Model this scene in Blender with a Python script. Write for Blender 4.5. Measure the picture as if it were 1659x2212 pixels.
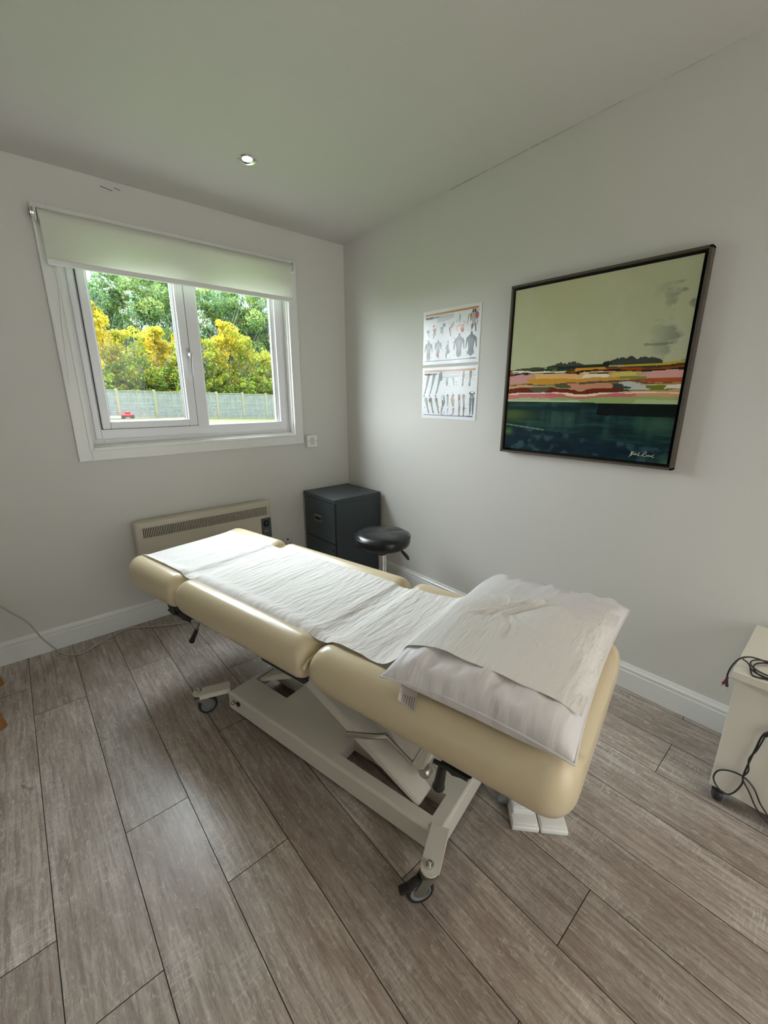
import bpy, bmesh, math, random
import numpy as np
from mathutils import Vector, Matrix
R = math.radians
PI = math.pi
for o in list(bpy.data.objects): bpy.data.objects.remove(o)
scn = bpy.context.scene
COL = scn.collection
rng = np.random.RandomState(7)
random.seed(7)

# ------------------------------------------------------------------ camera
cd = bpy.data.cameras.new('camera')
cam = bpy.data.objects.new('camera', cd); COL.objects.link(cam)
cd.sensor_fit = 'HORIZONTAL'; cd.sensor_width = 36.0
cd.lens = 907.56 / 1659.0 * 36.0
cd.clip_start = 0.02; cd.clip_end = 400
cam.location = (-2.003, -2.7227, 1.35)
cam.rotation_euler = (R(90 - 15.6406), 0, -R(41.2485))
scn.camera = cam

# ------------------------------------------------------------------ world, sun, daylight, added fill, exposure
scn.view_settings.view_transform = 'Standard'
scn.view_settings.look = 'None'
scn.view_settings.gamma = 1
scn.view_settings.use_curve_mapping = False
scn.view_settings.exposure = 0.58
SKY_LO, SKY_HI = 1.0, 4.0
w = bpy.data.worlds.new('overcast_sky'); scn.world = w; w.use_nodes = True
wn = w.node_tree.nodes['Background']
wn.inputs[0].default_value = (0.86, 0.94, 1.0, 1)
# overcast sky: the zenith about three times as bright as the horizon
wt = w.node_tree; wc = wt.nodes.new('ShaderNodeTexCoord'); wsp = wt.nodes.new('ShaderNodeSeparateXYZ'); wmr = wt.nodes.new('ShaderNodeMapRange')
wt.links.new(wc.outputs['Generated'], wsp.inputs[0]); wt.links.new(wsp.outputs[2], wmr.inputs[0])
wmr.inputs[1].default_value = 0.30; wmr.inputs[2].default_value = 0.75; wmr.inputs[3].default_value = SKY_LO; wmr.inputs[4].default_value = SKY_HI
wt.links.new(wmr.outputs[0], wn.inputs[1])

def light(name, kind, loc, rot, energy, color, **kw):
    d = bpy.data.lights.new(name, kind); d.energy = energy; d.color = color
    for k, v in kw.items(): setattr(d, k, v)
    o = bpy.data.objects.new(name, d); COL.objects.link(o); o.location = loc; o.rotation_euler = rot
    return o
# soft daylight from the bright cloud above the trees, comes down through the window
light('sun', 'SUN', (0, 6, 6), (R(-65), 0, R(54)), 16.0, (0.90, 0.96, 1.0), angle=R(80))
# the brightest part of the cloud, high above the garden
light('high_cloud', 'SUN', (0, 8, 9), (R(-42), 0, R(-12)), 12.0, (0.90, 0.96, 1.0), angle=R(64))
# warm fill lamp added behind the camera, outside the added near-wall door
light('near_fill', 'AREA', (-1.05, -4.42, 1.25), (R(90), 0, 0), 10.5, (1.0, 0.86, 0.72), shape='RECTANGLE', size=1.35, size_y=1.9)

# weak warm fill lamp added out of frame, outside the added left-wall door
light('side_fill', 'AREA', (-3.49, -2.55, 1.08), (R(90), 0, R(-90)), 0.8, (1.0, 0.84, 0.70), shape='RECTANGLE', size=1.5, size_y=1.85)

# ------------------------------------------------------------------ materials
def mat(name, color, rough=0.5, metal=0.0, spec=0.5, bump=0, bscale=200, coat=0, var=0, vscale=6, trans=0, emis=None, estr=0, sheen=0):
    m = bpy.data.materials.new(name); m.use_nodes = True
    nt = m.node_tree; b = nt.nodes['Principled BSDF']
    b.inputs['Base Color'].default_value = (*color, 1)
    b.inputs['Roughness'].default_value = rough; b.inputs['Metallic'].default_value = metal
    b.inputs['Specular IOR Level'].default_value = spec
    b.inputs['Coat Weight'].default_value = coat
    b.inputs['Sheen Weight'].default_value = sheen
    tc = nt.nodes.new('ShaderNodeTexCoord')
    if var:
        nz = nt.nodes.new('ShaderNodeTexNoise'); nz.inputs['Scale'].default_value = vscale; nz.inputs['Detail'].default_value = 4
        nt.links.new(tc.outputs['Object'], nz.inputs['Vector'])
        mx = nt.nodes.new('ShaderNodeMix'); mx.data_type = 'RGBA'
        mx.inputs[6].default_value = (*[c * (1 - var) for c in color], 1); mx.inputs[7].default_value = (*[min(1, c * (1 + var)) for c in color], 1)
        nt.links.new(nz.outputs['Fac'], mx.inputs[0]); nt.links.new(mx.outputs[2], b.inputs['Base Color'])
    if bump:
        nb = nt.nodes.new('ShaderNodeTexNoise'); nb.inputs['Scale'].default_value = bscale; nb.inputs['Detail'].default_value = 3
        nt.links.new(tc.outputs['Object'], nb.inputs['Vector'])
        bp = nt.nodes.new('ShaderNodeBump'); bp.inputs['Strength'].default_value = bump; bp.inputs['Distance'].default_value = 0.002
        nt.links.new(nb.outputs['Fac'], bp.inputs['Height']); nt.links.new(bp.outputs['Normal'], b.inputs['Normal'])
    if emis:
        b.inputs['Emission Color'].default_value = (*emis, 1); b.inputs['Emission Strength'].default_value = estr
    return m

def attr_mat(name, rough=0.7, spec=0.3, bump=0, bscale=300, translucent=0, attr='Col'):
    m = bpy.data.materials.new(name); m.use_nodes = True
    nt = m.node_tree; b = nt.nodes['Principled BSDF']
    a = nt.nodes.new('ShaderNodeAttribute'); a.attribute_name = attr
    nt.links.new(a.outputs['Color'], b.inputs['Base Color'])
    b.inputs['Roughness'].default_value = rough; b.inputs['Specular IOR Level'].default_value = spec
    if bump:
        tc = nt.nodes.new('ShaderNodeTexCoord')
        nb = nt.nodes.new('ShaderNodeTexNoise'); nb.inputs['Scale'].default_value = bscale
        nt.links.new(tc.outputs['Object'], nb.inputs['Vector'])
        bp = nt.nodes.new('ShaderNodeBump'); bp.inputs['Strength'].default_value = bump; bp.inputs['Distance'].default_value = 0.002
        nt.links.new(nb.outputs['Fac'], bp.inputs['Height']); nt.links.new(bp.outputs['Normal'], b.inputs['Normal'])
    if translucent:
        tr = nt.nodes.new('ShaderNodeBsdfTranslucent'); nt.links.new(a.outputs['Color'], tr.inputs[0])
        mx = nt.nodes.new('ShaderNodeMixShader'); mx.inputs[0].default_value = translucent
        nt.links.new(b.outputs[0], mx.inputs[1]); nt.links.new(tr.outputs[0], mx.inputs[2])
        nt.links.new(mx.outputs[0], nt.nodes['Material Output'].inputs[0])
    return m

M = {}
M['wall'] = mat('wall_paint', (0.645, 0.625, 0.585), 0.75, spec=0.25, bump=0.15, bscale=90)
M['ceil'] = mat('ceiling_paint', (0.62, 0.60, 0.56), 0.8, spec=0.2, bump=0.1, bscale=70)
M['gloss'] = mat('white_gloss_paint', (0.76, 0.755, 0.73), 0.3, spec=0.5)
M['upvc'] = mat('white_upvc', (0.80, 0.80, 0.82), 0.28, spec=0.5)
M['seal'] = mat('black_rubber_seal', (0.02, 0.02, 0.02), 0.6)
M['chrome'] = mat('chrome', (0.75, 0.75, 0.76), 0.16, 1.0)
M['steel'] = mat('brushed_steel', (0.45, 0.42, 0.38), 0.35, 1.0)
M['vinyl'] = mat('beige_vinyl', (0.65, 0.545, 0.36), 0.28, spec=0.6, bump=0.12, bscale=500)
M['enamel'] = mat('cream_enamel', (0.64, 0.60, 0.52), 0.42, spec=0.4, bump=0.08, bscale=400)
M['blackp'] = mat('black_plastic', (0.012, 0.012, 0.013), 0.42)
M['board'] = mat('black_board', (0.01, 0.01, 0.01), 0.8)
M['rubber'] = mat('black_tyre', (0.015, 0.015, 0.016), 0.5)
M['greyp'] = mat('grey_plastic', (0.18, 0.19, 0.19), 0.5)
M['zinc'] = mat('dull_zinc', (0.30, 0.29, 0.25), 0.45, 0.9)
M['cabinet'] = mat('charcoal_steel', (0.038, 0.050, 0.056), 0.42, spec=0.45, bump=0.1, bscale=300)
M['leather'] = mat('black_leather', (0.012, 0.012, 0.014), 0.27, spec=0.5, bump=0.15, bscale=160)
M['heater'] = mat('cream_heater', (0.55, 0.50, 0.40), 0.4, spec=0.4)
M['dark'] = mat('dark_recess', (0.012, 0.010, 0.009), 0.8)
M['pan'] = mat('smoked_panel', (0.06, 0.07, 0.075), 0.25)
M['panbtn'] = mat('panel_marks', (0.22, 0.24, 0.25), 0.4)
M['socket'] = mat('socket_plastic', (0.62, 0.60, 0.55), 0.35)
M['socketw'] = mat('white_socket_plastic', (0.80, 0.79, 0.77), 0.3)
M['cart'] = mat('cream_melamine', (0.66, 0.62, 0.53), 0.5, spec=0.3, bump=0.05, bscale=300)
M['cable'] = mat('white_cable', (0.42, 0.40, 0.36), 0.5)
M['bcable'] = mat('black_cable', (0.012, 0.010, 0.014), 0.4)
M['red'] = mat('red_plastic', (0.30, 0.01, 0.03), 0.35)
M['redtoy'] = mat('bright_red_plastic', (0.40, 0.012, 0.03), 0.4)
M['frame'] = mat('dark_bronze_wood', (0.075, 0.060, 0.042), 0.5, var=0.25, vscale=40)
M['framei'] = mat('black_rebate', (0.006, 0.006, 0.006), 0.7)
M['tag'] = mat('paper_tag', (0.80, 0.72, 0.68), 0.6)
M['ink'] = mat('dark_ink', (0.06, 0.06, 0.06), 0.6)
M['oak'] = mat('orange_wood', (0.30, 0.13, 0.035), 0.4, var=0.35, vscale=30)
M['fence'] = mat('weathered_fence', (0.30, 0.305, 0.32), 0.9, var=0.35, vscale=5)
M['fencep'] = mat('pale_fence_post', (0.40, 0.35, 0.28), 0.9, var=0.15, vscale=5)
M['grass'] = mat('lawn_grass', (0.09, 0.18, 0.035), 0.95, var=0.3, vscale=3)
M['helper_grey'] = mat('pale_grey_helper', (0.24, 0.22, 0.21), 0.9, var=0.15, vscale=2)  # even grey for the added bounce ground and the side light blocker
M['bark'] = mat('pale_bark', (0.22, 0.21, 0.18), 0.9)
M['leaf'] = attr_mat('leaves', 0.7, 0.2, translucent=0.35)
M['print'] = attr_mat('laminated_print', 0.22, 0.5)
M['canvas'] = attr_mat('painted_canvas', 0.6, 0.10, bump=0.5, bscale=260)
M['signature'] = mat('cream_paint', (0.55, 0.55, 0.42), 0.6)
M['lampglow'] = mat('lamp_glow', (1, 0.9, 0.6), 0.4, emis=(1.0, 0.83, 0.45), estr=5)
M['lawnwhite'] = mat('white_paint', (0.7, 0.7, 0.7), 0.6)

# glass: mostly clear with a Fresnel reflection
g = bpy.data.materials.new('window_glass'); g.use_nodes = True; nt = g.node_tree
nt.nodes.remove(nt.nodes['Principled BSDF'])
tr = nt.nodes.new('ShaderNodeBsdfTransparent'); gl = nt.nodes.new('ShaderNodeBsdfGlossy'); gl.inputs['Roughness'].default_value = 0.02
tr.inputs[0].default_value = (0.95, 0.97, 0.97, 1)
lw = nt.nodes.new('ShaderNodeLayerWeight'); pw = nt.nodes.new('ShaderNodeMath'); pw.operation = 'POWER'; pw.inputs[1].default_value = 5
fr = nt.nodes.new('ShaderNodeMath'); fr.operation = 'MULTIPLY_ADD'; fr.inputs[1].default_value = 0.6; fr.inputs[2].default_value = 0.018
nt.links.new(lw.outputs['Facing'], pw.inputs[0]); nt.links.new(pw.outputs[0], fr.inputs[0])
mx = nt.nodes.new('ShaderNodeMixShader')
nt.links.new(fr.outputs[0], mx.inputs[0]); nt.links.new(tr.outputs[0], mx.inputs[1]); nt.links.new(gl.outputs[0], mx.inputs[2])
nt.links.new(mx.outputs[0], nt.nodes['Material Output'].inputs[0])
M['glass'] = g

# thin translucent sheet materials (blind fabric, couch paper, pillow cotton)
def thin(name, color, transl, rough=0.8, bumps=()):
    m = bpy.data.materials.new(name); m.use_nodes = True; nt = m.node_tree
    b = nt.nodes['Principled BSDF']; b.inputs['Base Color'].default_value = (*color, 1)
    b.inputs['Roughness'].default_value = rough; b.inputs['Specular IOR Level'].default_value = 0.25
    t = nt.nodes.new('ShaderNodeBsdfTranslucent'); t.inputs[0].default_value = (*color, 1)
    mx = nt.nodes.new('ShaderNodeMixShader'); mx.inputs[0].default_value = transl
    nt.links.new(b.outputs[0], mx.inputs[1]); nt.links.new(t.outputs[0], mx.inputs[2])
    nt.links.new(mx.outputs[0], nt.nodes['Material Output'].inputs[0])
    tc = nt.nodes.new('ShaderNodeTexCoord'); last = None
    for (sc, scale, dist, st) in bumps:
        mp = nt.nodes.new('ShaderNodeMapping'); mp.inputs['Scale'].default_value = sc
        nz = nt.nodes.new('ShaderNodeTexNoise'); nz.inputs['Scale'].default_value = scale; nz.inputs['Detail'].default_value = 2
        bp = nt.nodes.new('ShaderNodeBump'); bp.inputs['Strength'].default_value = st; bp.inputs['Distance'].default_value = dist
        nt.links.new(tc.outputs['Object'], mp.inputs[0]); nt.links.new(mp.outputs[0], nz.inputs['Vector']); nt.links.new(nz.outputs['Fac'], bp.inputs['Height'])
        if last: nt.links.new(last.outputs[0], bp.inputs['Normal'])
        last = bp
    if last:
        nt.links.new(last.outputs[0], b.inputs['Normal'])
    return m
M['blind'] = thin('blind_fabric', (0.70, 0.70, 0.61), 0.22)
M['paper'] = thin('couch_paper', (0.84, 0.815, 0.79), 0.12, 0.75, bumps=(((1, 3.6, 1), 15, 0.014, 0.55), ((1, 2.6, 1), 44, 0.004, 0.55)))
M['cotton'] = thin('pillow_cotton', (0.80, 0.77, 0.78), 0.1, 0.38, bumps=(((1.2, 1, 1), 8, 0.024, 0.45), ((1, 5, 1), 9, 0.013, 0.45)))

# floor planks: per-plank tone from an attribute, stretched grain and worn patches
def floor_mat():
    m = bpy.data.materials.new('washed_oak_laminate'); m.use_nodes = True; nt = m.node_tree; L = nt.links
    b = nt.nodes['Principled BSDF']
    a = nt.nodes.new('ShaderNodeAttribute'); a.attribute_name = 'Col'
    tc = nt.nodes.new('ShaderNodeTexCoord')
    off = nt.nodes.new('ShaderNodeVectorMath'); off.operation = 'MULTIPLY_ADD'
    L.new(a.outputs['Color'], off.inputs[0]); off.inputs[1].default_value = (37, 23, 11); L.new(tc.outputs['Object'], off.inputs[2])
    def noise(sc, scale, detail, rough=0.6, dist=0.0):
        mp = nt.nodes.new('ShaderNodeMapping'); mp.inputs['Scale'].default_value = sc
        nz = nt.nodes.new('ShaderNodeTexNoise'); nz.inputs['Scale'].default_value = scale; nz.inputs['Detail'].default_value = detail
        nz.inputs['Roughness'].default_value = rough; nz.inputs['Distortion'].default_value = dist
        L.new(off.outputs[0], mp.inputs[0]); L.new(mp.outputs[0], nz.inputs['Vector']); return nz
    def ramp(src, p0, p1, c0=(0, 0, 0, 1), c1=(1, 1, 1, 1)):
        r = nt.nodes.new('ShaderNodeValToRGB'); r.color_ramp.elements[0].position = p0; r.color_ramp.elements[1].position = p1
        r.color_ramp.elements[0].color = c0; r.color_ramp.elements[1].color = c1
        L.new(src, r.inputs[0]); return r
    def mix(f, c1, c2, mode='MIX'):
        x = nt.nodes.new('ShaderNodeMix'); x.data_type = 'RGBA'; x.blend_type = mode
        for s, v in ((0, f), (6, c1), (7, c2)):
            if isinstance(v, (int, float)): x.inputs[s].default_value = v
            elif isinstance(v, tuple): x.inputs[s].default_value = v
            else: L.new(v, x.inputs[s])
        return x.outputs[2]
    grain = noise((14, 0.9, 1), 6, 8, 0.7, 0.3)
    patch = noise((1.6, 0.7, 1), 3.2, 5, 0.62, 0.4)
    fine = noise((60, 7, 1), 8, 4, 0.6, 0.2)
    cracks = noise((9, 2.6, 1), 9, 8, 0.8, 1.2)
    base = mix(ramp(patch.outputs['Fac'], 0.33, 0.68).outputs[0], FLOOR_A, FLOOR_B)
    base = mix(ramp(grain.outputs['Fac'], 0.35, 0.62).outputs[0], FLOOR_C, base)
    wash = ramp(cracks.outputs['Fac'], 0.53, 0.66)
    wf = nt.nodes.new('ShaderNodeMath'); wf.operation = 'MULTIPLY'; L.new(wash.outputs[0], wf.inputs[0]); wf.inputs[1].default_value = 0.50
    base = mix(wf.outputs[0], base, FLOOR_D)
    dk = ramp(cracks.outputs['Fac'], 0.30, 0.42, (1, 1, 1, 1), (0, 0, 0, 1))
    df = nt.nodes.new('ShaderNodeMath'); df.operation = 'MULTIPLY'; L.new(dk.outputs[0], df.inputs[0]); df.inputs[1].default_value = 0.55
    base = mix(df.outputs[0], base, FLOOR_E)
    saw = noise((3, 26, 1), 9, 5, 0.7, 0.6)
    sw = ramp(saw.outputs['Fac'], 0.52, 0.64); swp = ramp(patch.outputs['Fac'], 0.48, 0.60)
    sm_ = nt.nodes.new('ShaderNodeMath'); sm_.operation = 'MULTIPLY'; L.new(sw.outputs[0], sm_.inputs[0]); L.new(swp.outputs[0], sm_.inputs[1])
    sm2 = nt.nodes.new('ShaderNodeMath'); sm2.operation = 'MULTIPLY'; L.new(sm_.outputs[0], sm2.inputs[0]); sm2.inputs[1].default_value = 0.50
    base = mix(sm2.outputs[0], base, FLOOR_D)
    knot = noise((5, 1.6, 1), 4.5, 3, 0.5, 0.8); kn = ramp(knot.outputs['Fac'], 0.24, 0.30, (1, 1, 1, 1), (0, 0, 0, 1))
    km = nt.nodes.new('ShaderNodeMath'); km.operation = 'MULTIPLY'; L.new(kn.outputs[0], km.inputs[0]); km.inputs[1].default_value = 0.5
    base = mix(km.outputs[0], base, FLOOR_E)
    fl = ramp(fine.outputs['Fac'], 0.3, 0.7, (0.80, 0.80, 0.80, 1), (1.12, 1.12, 1.12, 1))
    base = mix(1.0, base, fl.outputs[0], 'MULTIPLY')
    # slight tone per plank
    sp = nt.nodes.new('ShaderNodeSeparateColor'); L.new(a.outputs['Color'], sp.inputs[0])
    mr = nt.nodes.new('ShaderNodeMapRange'); mr.inputs[3].default_value = 0.88; mr.inputs[4].default_value = 1.12; L.new(sp.outputs[0], mr.inputs[0])
    cm = nt.nodes.new('ShaderNodeCombineXYZ')
    for i in range(3): L.new(mr.outputs[0], cm.inputs[i])
    base = mix(1.0, base, cm.outputs[0], 'MULTIPLY')
    L.new(base, b.inputs['Base Color'])
    rr = nt.nodes.new('ShaderNodeMapRange'); rr.inputs[3].default_value = 0.38; rr.inputs[4].default_value = 0.55; L.new(grain.outputs['Fac'], rr.inputs[0]); L.new(rr.outputs[0], b.inputs['Roughness'])
    b.inputs['Specular IOR Level'].default_value = 0.7; b.inputs['Coat Weight'].default_value = 0.6; b.inputs['Coat Roughness'].default_value = 0.27
    bp = nt.nodes.new('ShaderNodeBump'); bp.inputs['Strength'].default_value = 0.35; bp.inputs['Distance'].default_value = 0.0012
    L.new(cracks.outputs['Fac'], bp.inputs['Height'])
    bp2 = nt.nodes.new('ShaderNodeBump'); bp2.inputs['Strength'].default_value = 0.2; bp2.inputs['Distance'].default_value = 0.001
    L.new(fine.outputs['Fac'], bp2.inputs['Height']); L.new(bp.outputs[0], bp2.inputs['Normal']); L.new(bp2.outputs[0], b.inputs['Normal'])
    return m
FLOOR_A = (0.325, 0.255, 0.210, 1); FLOOR_B = (0.530, 0.470, 0.420, 1); FLOOR_C = (0.205, 0.150, 0.120, 1)
FLOOR_D = (0.72, 0.68, 0.62, 1); FLOOR_E = (0.085, 0.060, 0.045, 1)
M['floor'] = floor_mat()

# ------------------------------------------------------------------ mesh helpers
class MB:
    def __init__(s): s.bm = bmesh.new()
    def box(s, x0, x1, y0, y1, z0, z1, bev=0, seg=2, mtx=None):
        r = bmesh.ops.create_cube(s.bm, size=1.0)
        vs = r['verts']
        for v in vs:
            v.co = Vector(((x0 + x1) / 2 + v.co.x * (x1 - x0), (y0 + y1) / 2 + v.co.y * (y1 - y0), (z0 + z1) / 2 + v.co.z * (z1 - z0)))
        if bev:
            es = list({e for v in vs for e in v.link_edges})
            rr = bmesh.ops.bevel(s.bm, geom=es, offset=bev, segments=seg, profile=0.5, affect='EDGES')
            vs = list({v for f in rr['faces'] for v in f.verts} | {v for v in vs if v.is_valid})
        if mtx is not None:
            for v in vs: v.co = mtx @ v.co
        return s
    def lathe(s, prof, seg=32, center=(0, 0, 0), mtx=None):
        rings = []
        for (r, z) in prof:
            if r < 1e-6: rings.append([s.bm.verts.new((0, 0, z))])
            else: rings.append([s.bm.verts.new((r * math.cos(2 * PI * k / seg), r * math.sin(2 * PI * k / seg), z)) for k in range(seg)])
        for a, b in zip(rings, rings[1:]):
            if len(a) == 1 and len(b) == 1: continue
            for k in range(seg):
                k2 = (k + 1) % seg
                if len(a) == 1: s.bm.faces.new((a[0], b[k2], b[k]))
                elif len(b) == 1: s.bm.faces.new((a[k], a[k2], b[0]))
                else: s.bm.faces.new((a[k], a[k2], b[k2], b[k]))
        T = Matrix.Translation(center) if mtx is None else mtx
        for rg in rings:
            for v in rg: v.co = T @ v.co
        return s
    def tube(s, pts, r, seg=8, smooth=True, closed=False):
        pts = [Vector(p) for p in pts]
        if smooth and len(pts) > 2: pts = catmull(pts, 6)
        rad = r if callable(r) else (lambda t: r)
        N = len(pts); rings = []
        up = Vector((0, 0, 1)); t0 = (pts[1] - pts[0]).normalized()
        nrm = t0.cross(up);
        if nrm.length < 1e-3: nrm = t0.cross(Vector((1, 0, 0)))
        nrm.normalize()
        for i, p in enumerate(pts):
            t = (pts[min(i + 1, N - 1)] - pts[max(i - 1, 0)]).normalized()
            nrm = (nrm - t * nrm.dot(t)); nrm.normalize(); bn = t.cross(nrm)
            rr = rad(i / (N - 1))
            rings.append([s.bm.verts.new(p + (nrm * math.cos(2 * PI * k / seg) + bn * math.sin(2 * PI * k / seg)) * rr) for k in range(seg)])
        for a, b in zip(rings, rings[1:]):
            for k in range(seg): s.bm.faces.new((a[k], a[(k + 1) % seg], b[(k + 1) % seg], b[k]))
        s.bm.faces.new(rings[0][::-1]); s.bm.faces.new(rings[-1])
        return s
    def prism(s, poly, axis, a, b, bev=0):
        """poly: 2-D outline in the two other axes, extruded along axis from a to b"""
        def P(u, v, t):
            return {'x': (t, u, v), 'y': (u, t, v), 'z': (u, v, t)}[axis]
        A = [s.bm.verts.new(P(u, v, a)) for u, v in poly]; B = [s.bm.verts.new(P(u, v, b)) for u, v in poly]
        n = len(poly); fs = [s.bm.faces.new(A[::-1]), s.bm.faces.new(B)]
        for i in range(n): fs.append(s.bm.faces.new((A[i], A[(i + 1) % n], B[(i + 1) % n], B[i])))
        bmesh.ops.recalc_face_normals(s.bm, faces=fs)
        if bev:
            bmesh.ops.bevel(s.bm, geom=list({e for f in fs for e in f.edges}), offset=bev, segments=2, affect='EDGES')
        return s
    def grid(s, P, flip=False):
        """P[i][j] -> co"""
        V = [[s.bm.verts.new(tuple(c)) for c in row] for row in P]
        for i in range(len(V) - 1):
            for j in range(len(V[0]) - 1):
                f = (V[i][j], V[i + 1][j], V[i + 1][j + 1], V[i][j + 1])
                s.bm.faces.new(f[::-1] if flip else f)
        return V
    def build(s, name, m, parent=None, smooth=False, mtx=None, recalc=True):
        if recalc: bmesh.ops.recalc_face_normals(s.bm, faces=s.bm.faces[:])
        me = bpy.data.meshes.new(name); s.bm.to_mesh(me); s.bm.free()
        if mtx is not None: me.transform(mtx)
        if isinstance(m, (list, tuple)):
            for q in m: me.materials.append(q)
        else: me.materials.append(m)
        if smooth:
            me.polygons.foreach_set('use_smooth', [True] * len(me.polygons))
            if smooth == 'auto': me.set_sharp_from_angle(angle=R(35))
        o = bpy.data.objects.new(name, me); COL.objects.link(o)
        if parent: o.parent = parent
        return o
def catmull(p, n):
    out = []
    for i in range(len(p) - 1):
        a = p[max(i - 1, 0)]; b = p[i]; c = p[i + 1]; d = p[min(i + 2, len(p) - 1)]
        for k in range(n):
            t = k / n
            out.append(0.5 * ((2 * b) + (c - a) * t + (2 * a - 5 * b + 4 * c - d) * t * t + (3 * b - a - 3 * c + d) * t ** 3))
    out.append(p[-1]); return out
def tag(o, label, cat, group=None):
    o['label'] = label; o['category'] = cat
    if group: o['group'] = group
    return o
def empty(name, loc=(0, 0, 0), rz=0):
    o = bpy.data.objects.new(name, None); COL.objects.link(o); o.location = loc; o.rotation_euler = (0, 0, rz); o.empty_display_size = 0.05
    return o
def struct(o): o['kind'] = 'structure'; return o
def copy_tree(o, parent=None):
    c = o.copy(); COL.objects.link(c)
    if parent is not None: c.parent = parent
    for ch in list(o.children): copy_tree(ch, c)
    return c

# ------------------------------------------------------------------ room shell
XL, YN = -3.35, -4.30            # left wall, near wall
def zc(y): return 2.366 + 0.042 * (-y)     # gently rising ceiling
# floor of individual planks in one mesh
PW, PX0, PL = 0.19102, -2.14514, 1.283
offs = {-1: -0.328, 0: -0.571, 1: -0.132, 2: -0.488, 3: -1.19, 4: -0.81, 5: -1.18, 6: -0.35, 7: -0.93, 8: -0.62, 9: -1.17, 10: -0.55, 11: -1.158}
mb = MB(); cols = []
gap = 0.0011
k = -8
while PX0 + k * PW < 0.0:
    xa = PX0 + k * PW; xb = min(xa + PW, 0.0); xa2 = max(xa, XL)
    if xb > XL + 0.01:
        o0 = offs.get(k, -rng.rand() * PL)
        y = o0 + PL
        while y > YN:
            ya, yb = max(y - PL, YN), min(y, 0.0)
            if yb - ya > 0.02 and xb - xa2 > 0.01:
                a, b, c, d = xa2 + gap, xb - gap, ya + gap, yb - gap
                q = rng.rand(3)
                vs = [mb.bm.verts.new(p) for p in ((a, c, 0), (b, c, 0), (b, d, 0), (a, d, 0))]
                lo = [mb.bm.verts.new(p) for p in ((xa2, ya, -0.0022), (xb, ya, -0.0022), (xb, yb, -0.0022), (xa2, yb, -0.0022))]
                mb.bm.faces.new(vs); cols.append(q)
                for i in range(4):
                    mb.bm.faces.new((lo[i], lo[(i + 1) % 4], vs[(i + 1) % 4], vs[i])); cols.append(None)
            y -= PL
    k += 1
fl = mb.build('floor', [M['floor'], M['dark']], recalc=False); struct(fl)
ca = fl.data.color_attributes.new('Col', 'FLOAT_COLOR', 'CORNER')
for p, q in zip(fl.data.polygons, cols):
    if q is None: p.material_index = 1
    for li in p.loop_indices: ca.data[li].color = (*(q if q is not None else (0, 0, 0)), 1)
mb = MB(); mb.box(XL - .1, 0.1, YN - .1, 0.12, -0.15, -0.003); o = mb.build('floor_slab', M['dark'], fl)

# ceiling
mb = MB()
for (x0, x1, y0, y1) in ((XL, 0, YN, 0),):
    mb.prism([(YN - .1, zc(YN)), (0.12, zc(0.12)), (0.12, zc(0.12) + .1), (YN - .1, zc(YN) + .1)], 'x', XL - .1, 0.1)
struct(mb.build('ceiling', M['ceil']))
ZT = 2.62
# window opening in the far wall
WX0, WX1, WZ0, WZ1 = -1.690, -0.468, 1.072, 2.12
mb = MB()
mb.box(XL - .1, WX0, 0, .14, -0.15, 2.365); mb.box(WX1, .1, 0, .14, -0.15, 2.365)
mb.box(WX0, WX1, 0, .14, -0.15, WZ0); mb.box(WX0, WX1, 0, .14, WZ1, 2.365)
struct(mb.build('wall_far', M['wall']))
mb = MB(); mb.prism([(YN - .1, -.15), (0, -.15), (0, zc(0)), (YN - .1, zc(YN))], 'x', 0, .1); struct(mb.build('wall_right', M['wall']))
SY0, SY1 = -3.35, -1.75
mb = MB(); mb.prism([(YN - .1, -.15), (SY0, -.15), (SY0, zc(SY0)), (YN - .1, zc(YN))], 'x', XL - .1, XL); mb.prism([(SY1, -.15), (0, -.15), (0, zc(0)), (SY1, zc(SY1))], 'x', XL - .1, XL)
mb.prism([(SY0, 2.1), (SY1, 2.1), (SY1, zc(SY1)), (SY0, zc(SY0))], 'x', XL - .1, XL); mb.prism([(SY0, -.15), (SY1, -.15), (SY1, 0), (SY0, 0)], 'x', XL - .1, XL); struct(mb.build('wall_left', M['wall']))
mb = MB()
for a in ((SY0, SY0 + .07), (SY1 - .07, SY1), ((SY0 + SY1) / 2 - .05, (SY0 + SY1) / 2 + .05)): mb.box(XL - .07, XL - .01, a[0], a[1], 0.0, 2.1, .004)
mb.box(XL - .07, XL - .01, SY0, SY1, 2.03, 2.1, .004); mb.box(XL - .07, XL - .01, SY0, SY1, 0.0, .1, .004)
d2 = struct(mb.build('added_door_2', M['upvc']))  # unseen glazed door added on the left as an opening for fill light
mb = MB(); mb.box(XL - .045, XL - .04, SY0 + .07, SY1 - .07, .1, 2.03); mb.build('added_door_glass', M['glass'], d2)
DX0, DX1, DZ = -1.80, -0.30, 2.1
mb = MB(); mb.box(XL, DX0, YN - .1, YN, -.15, zc(YN)); mb.box(DX1, 0, YN - .1, YN, -.15, zc(YN)); mb.box(DX0, DX1, YN - .1, YN, DZ, zc(YN)); mb.box(DX0, DX1, YN - .1, YN, -.15, 0)
struct(mb.build('wall_near', M['wall']))
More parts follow.
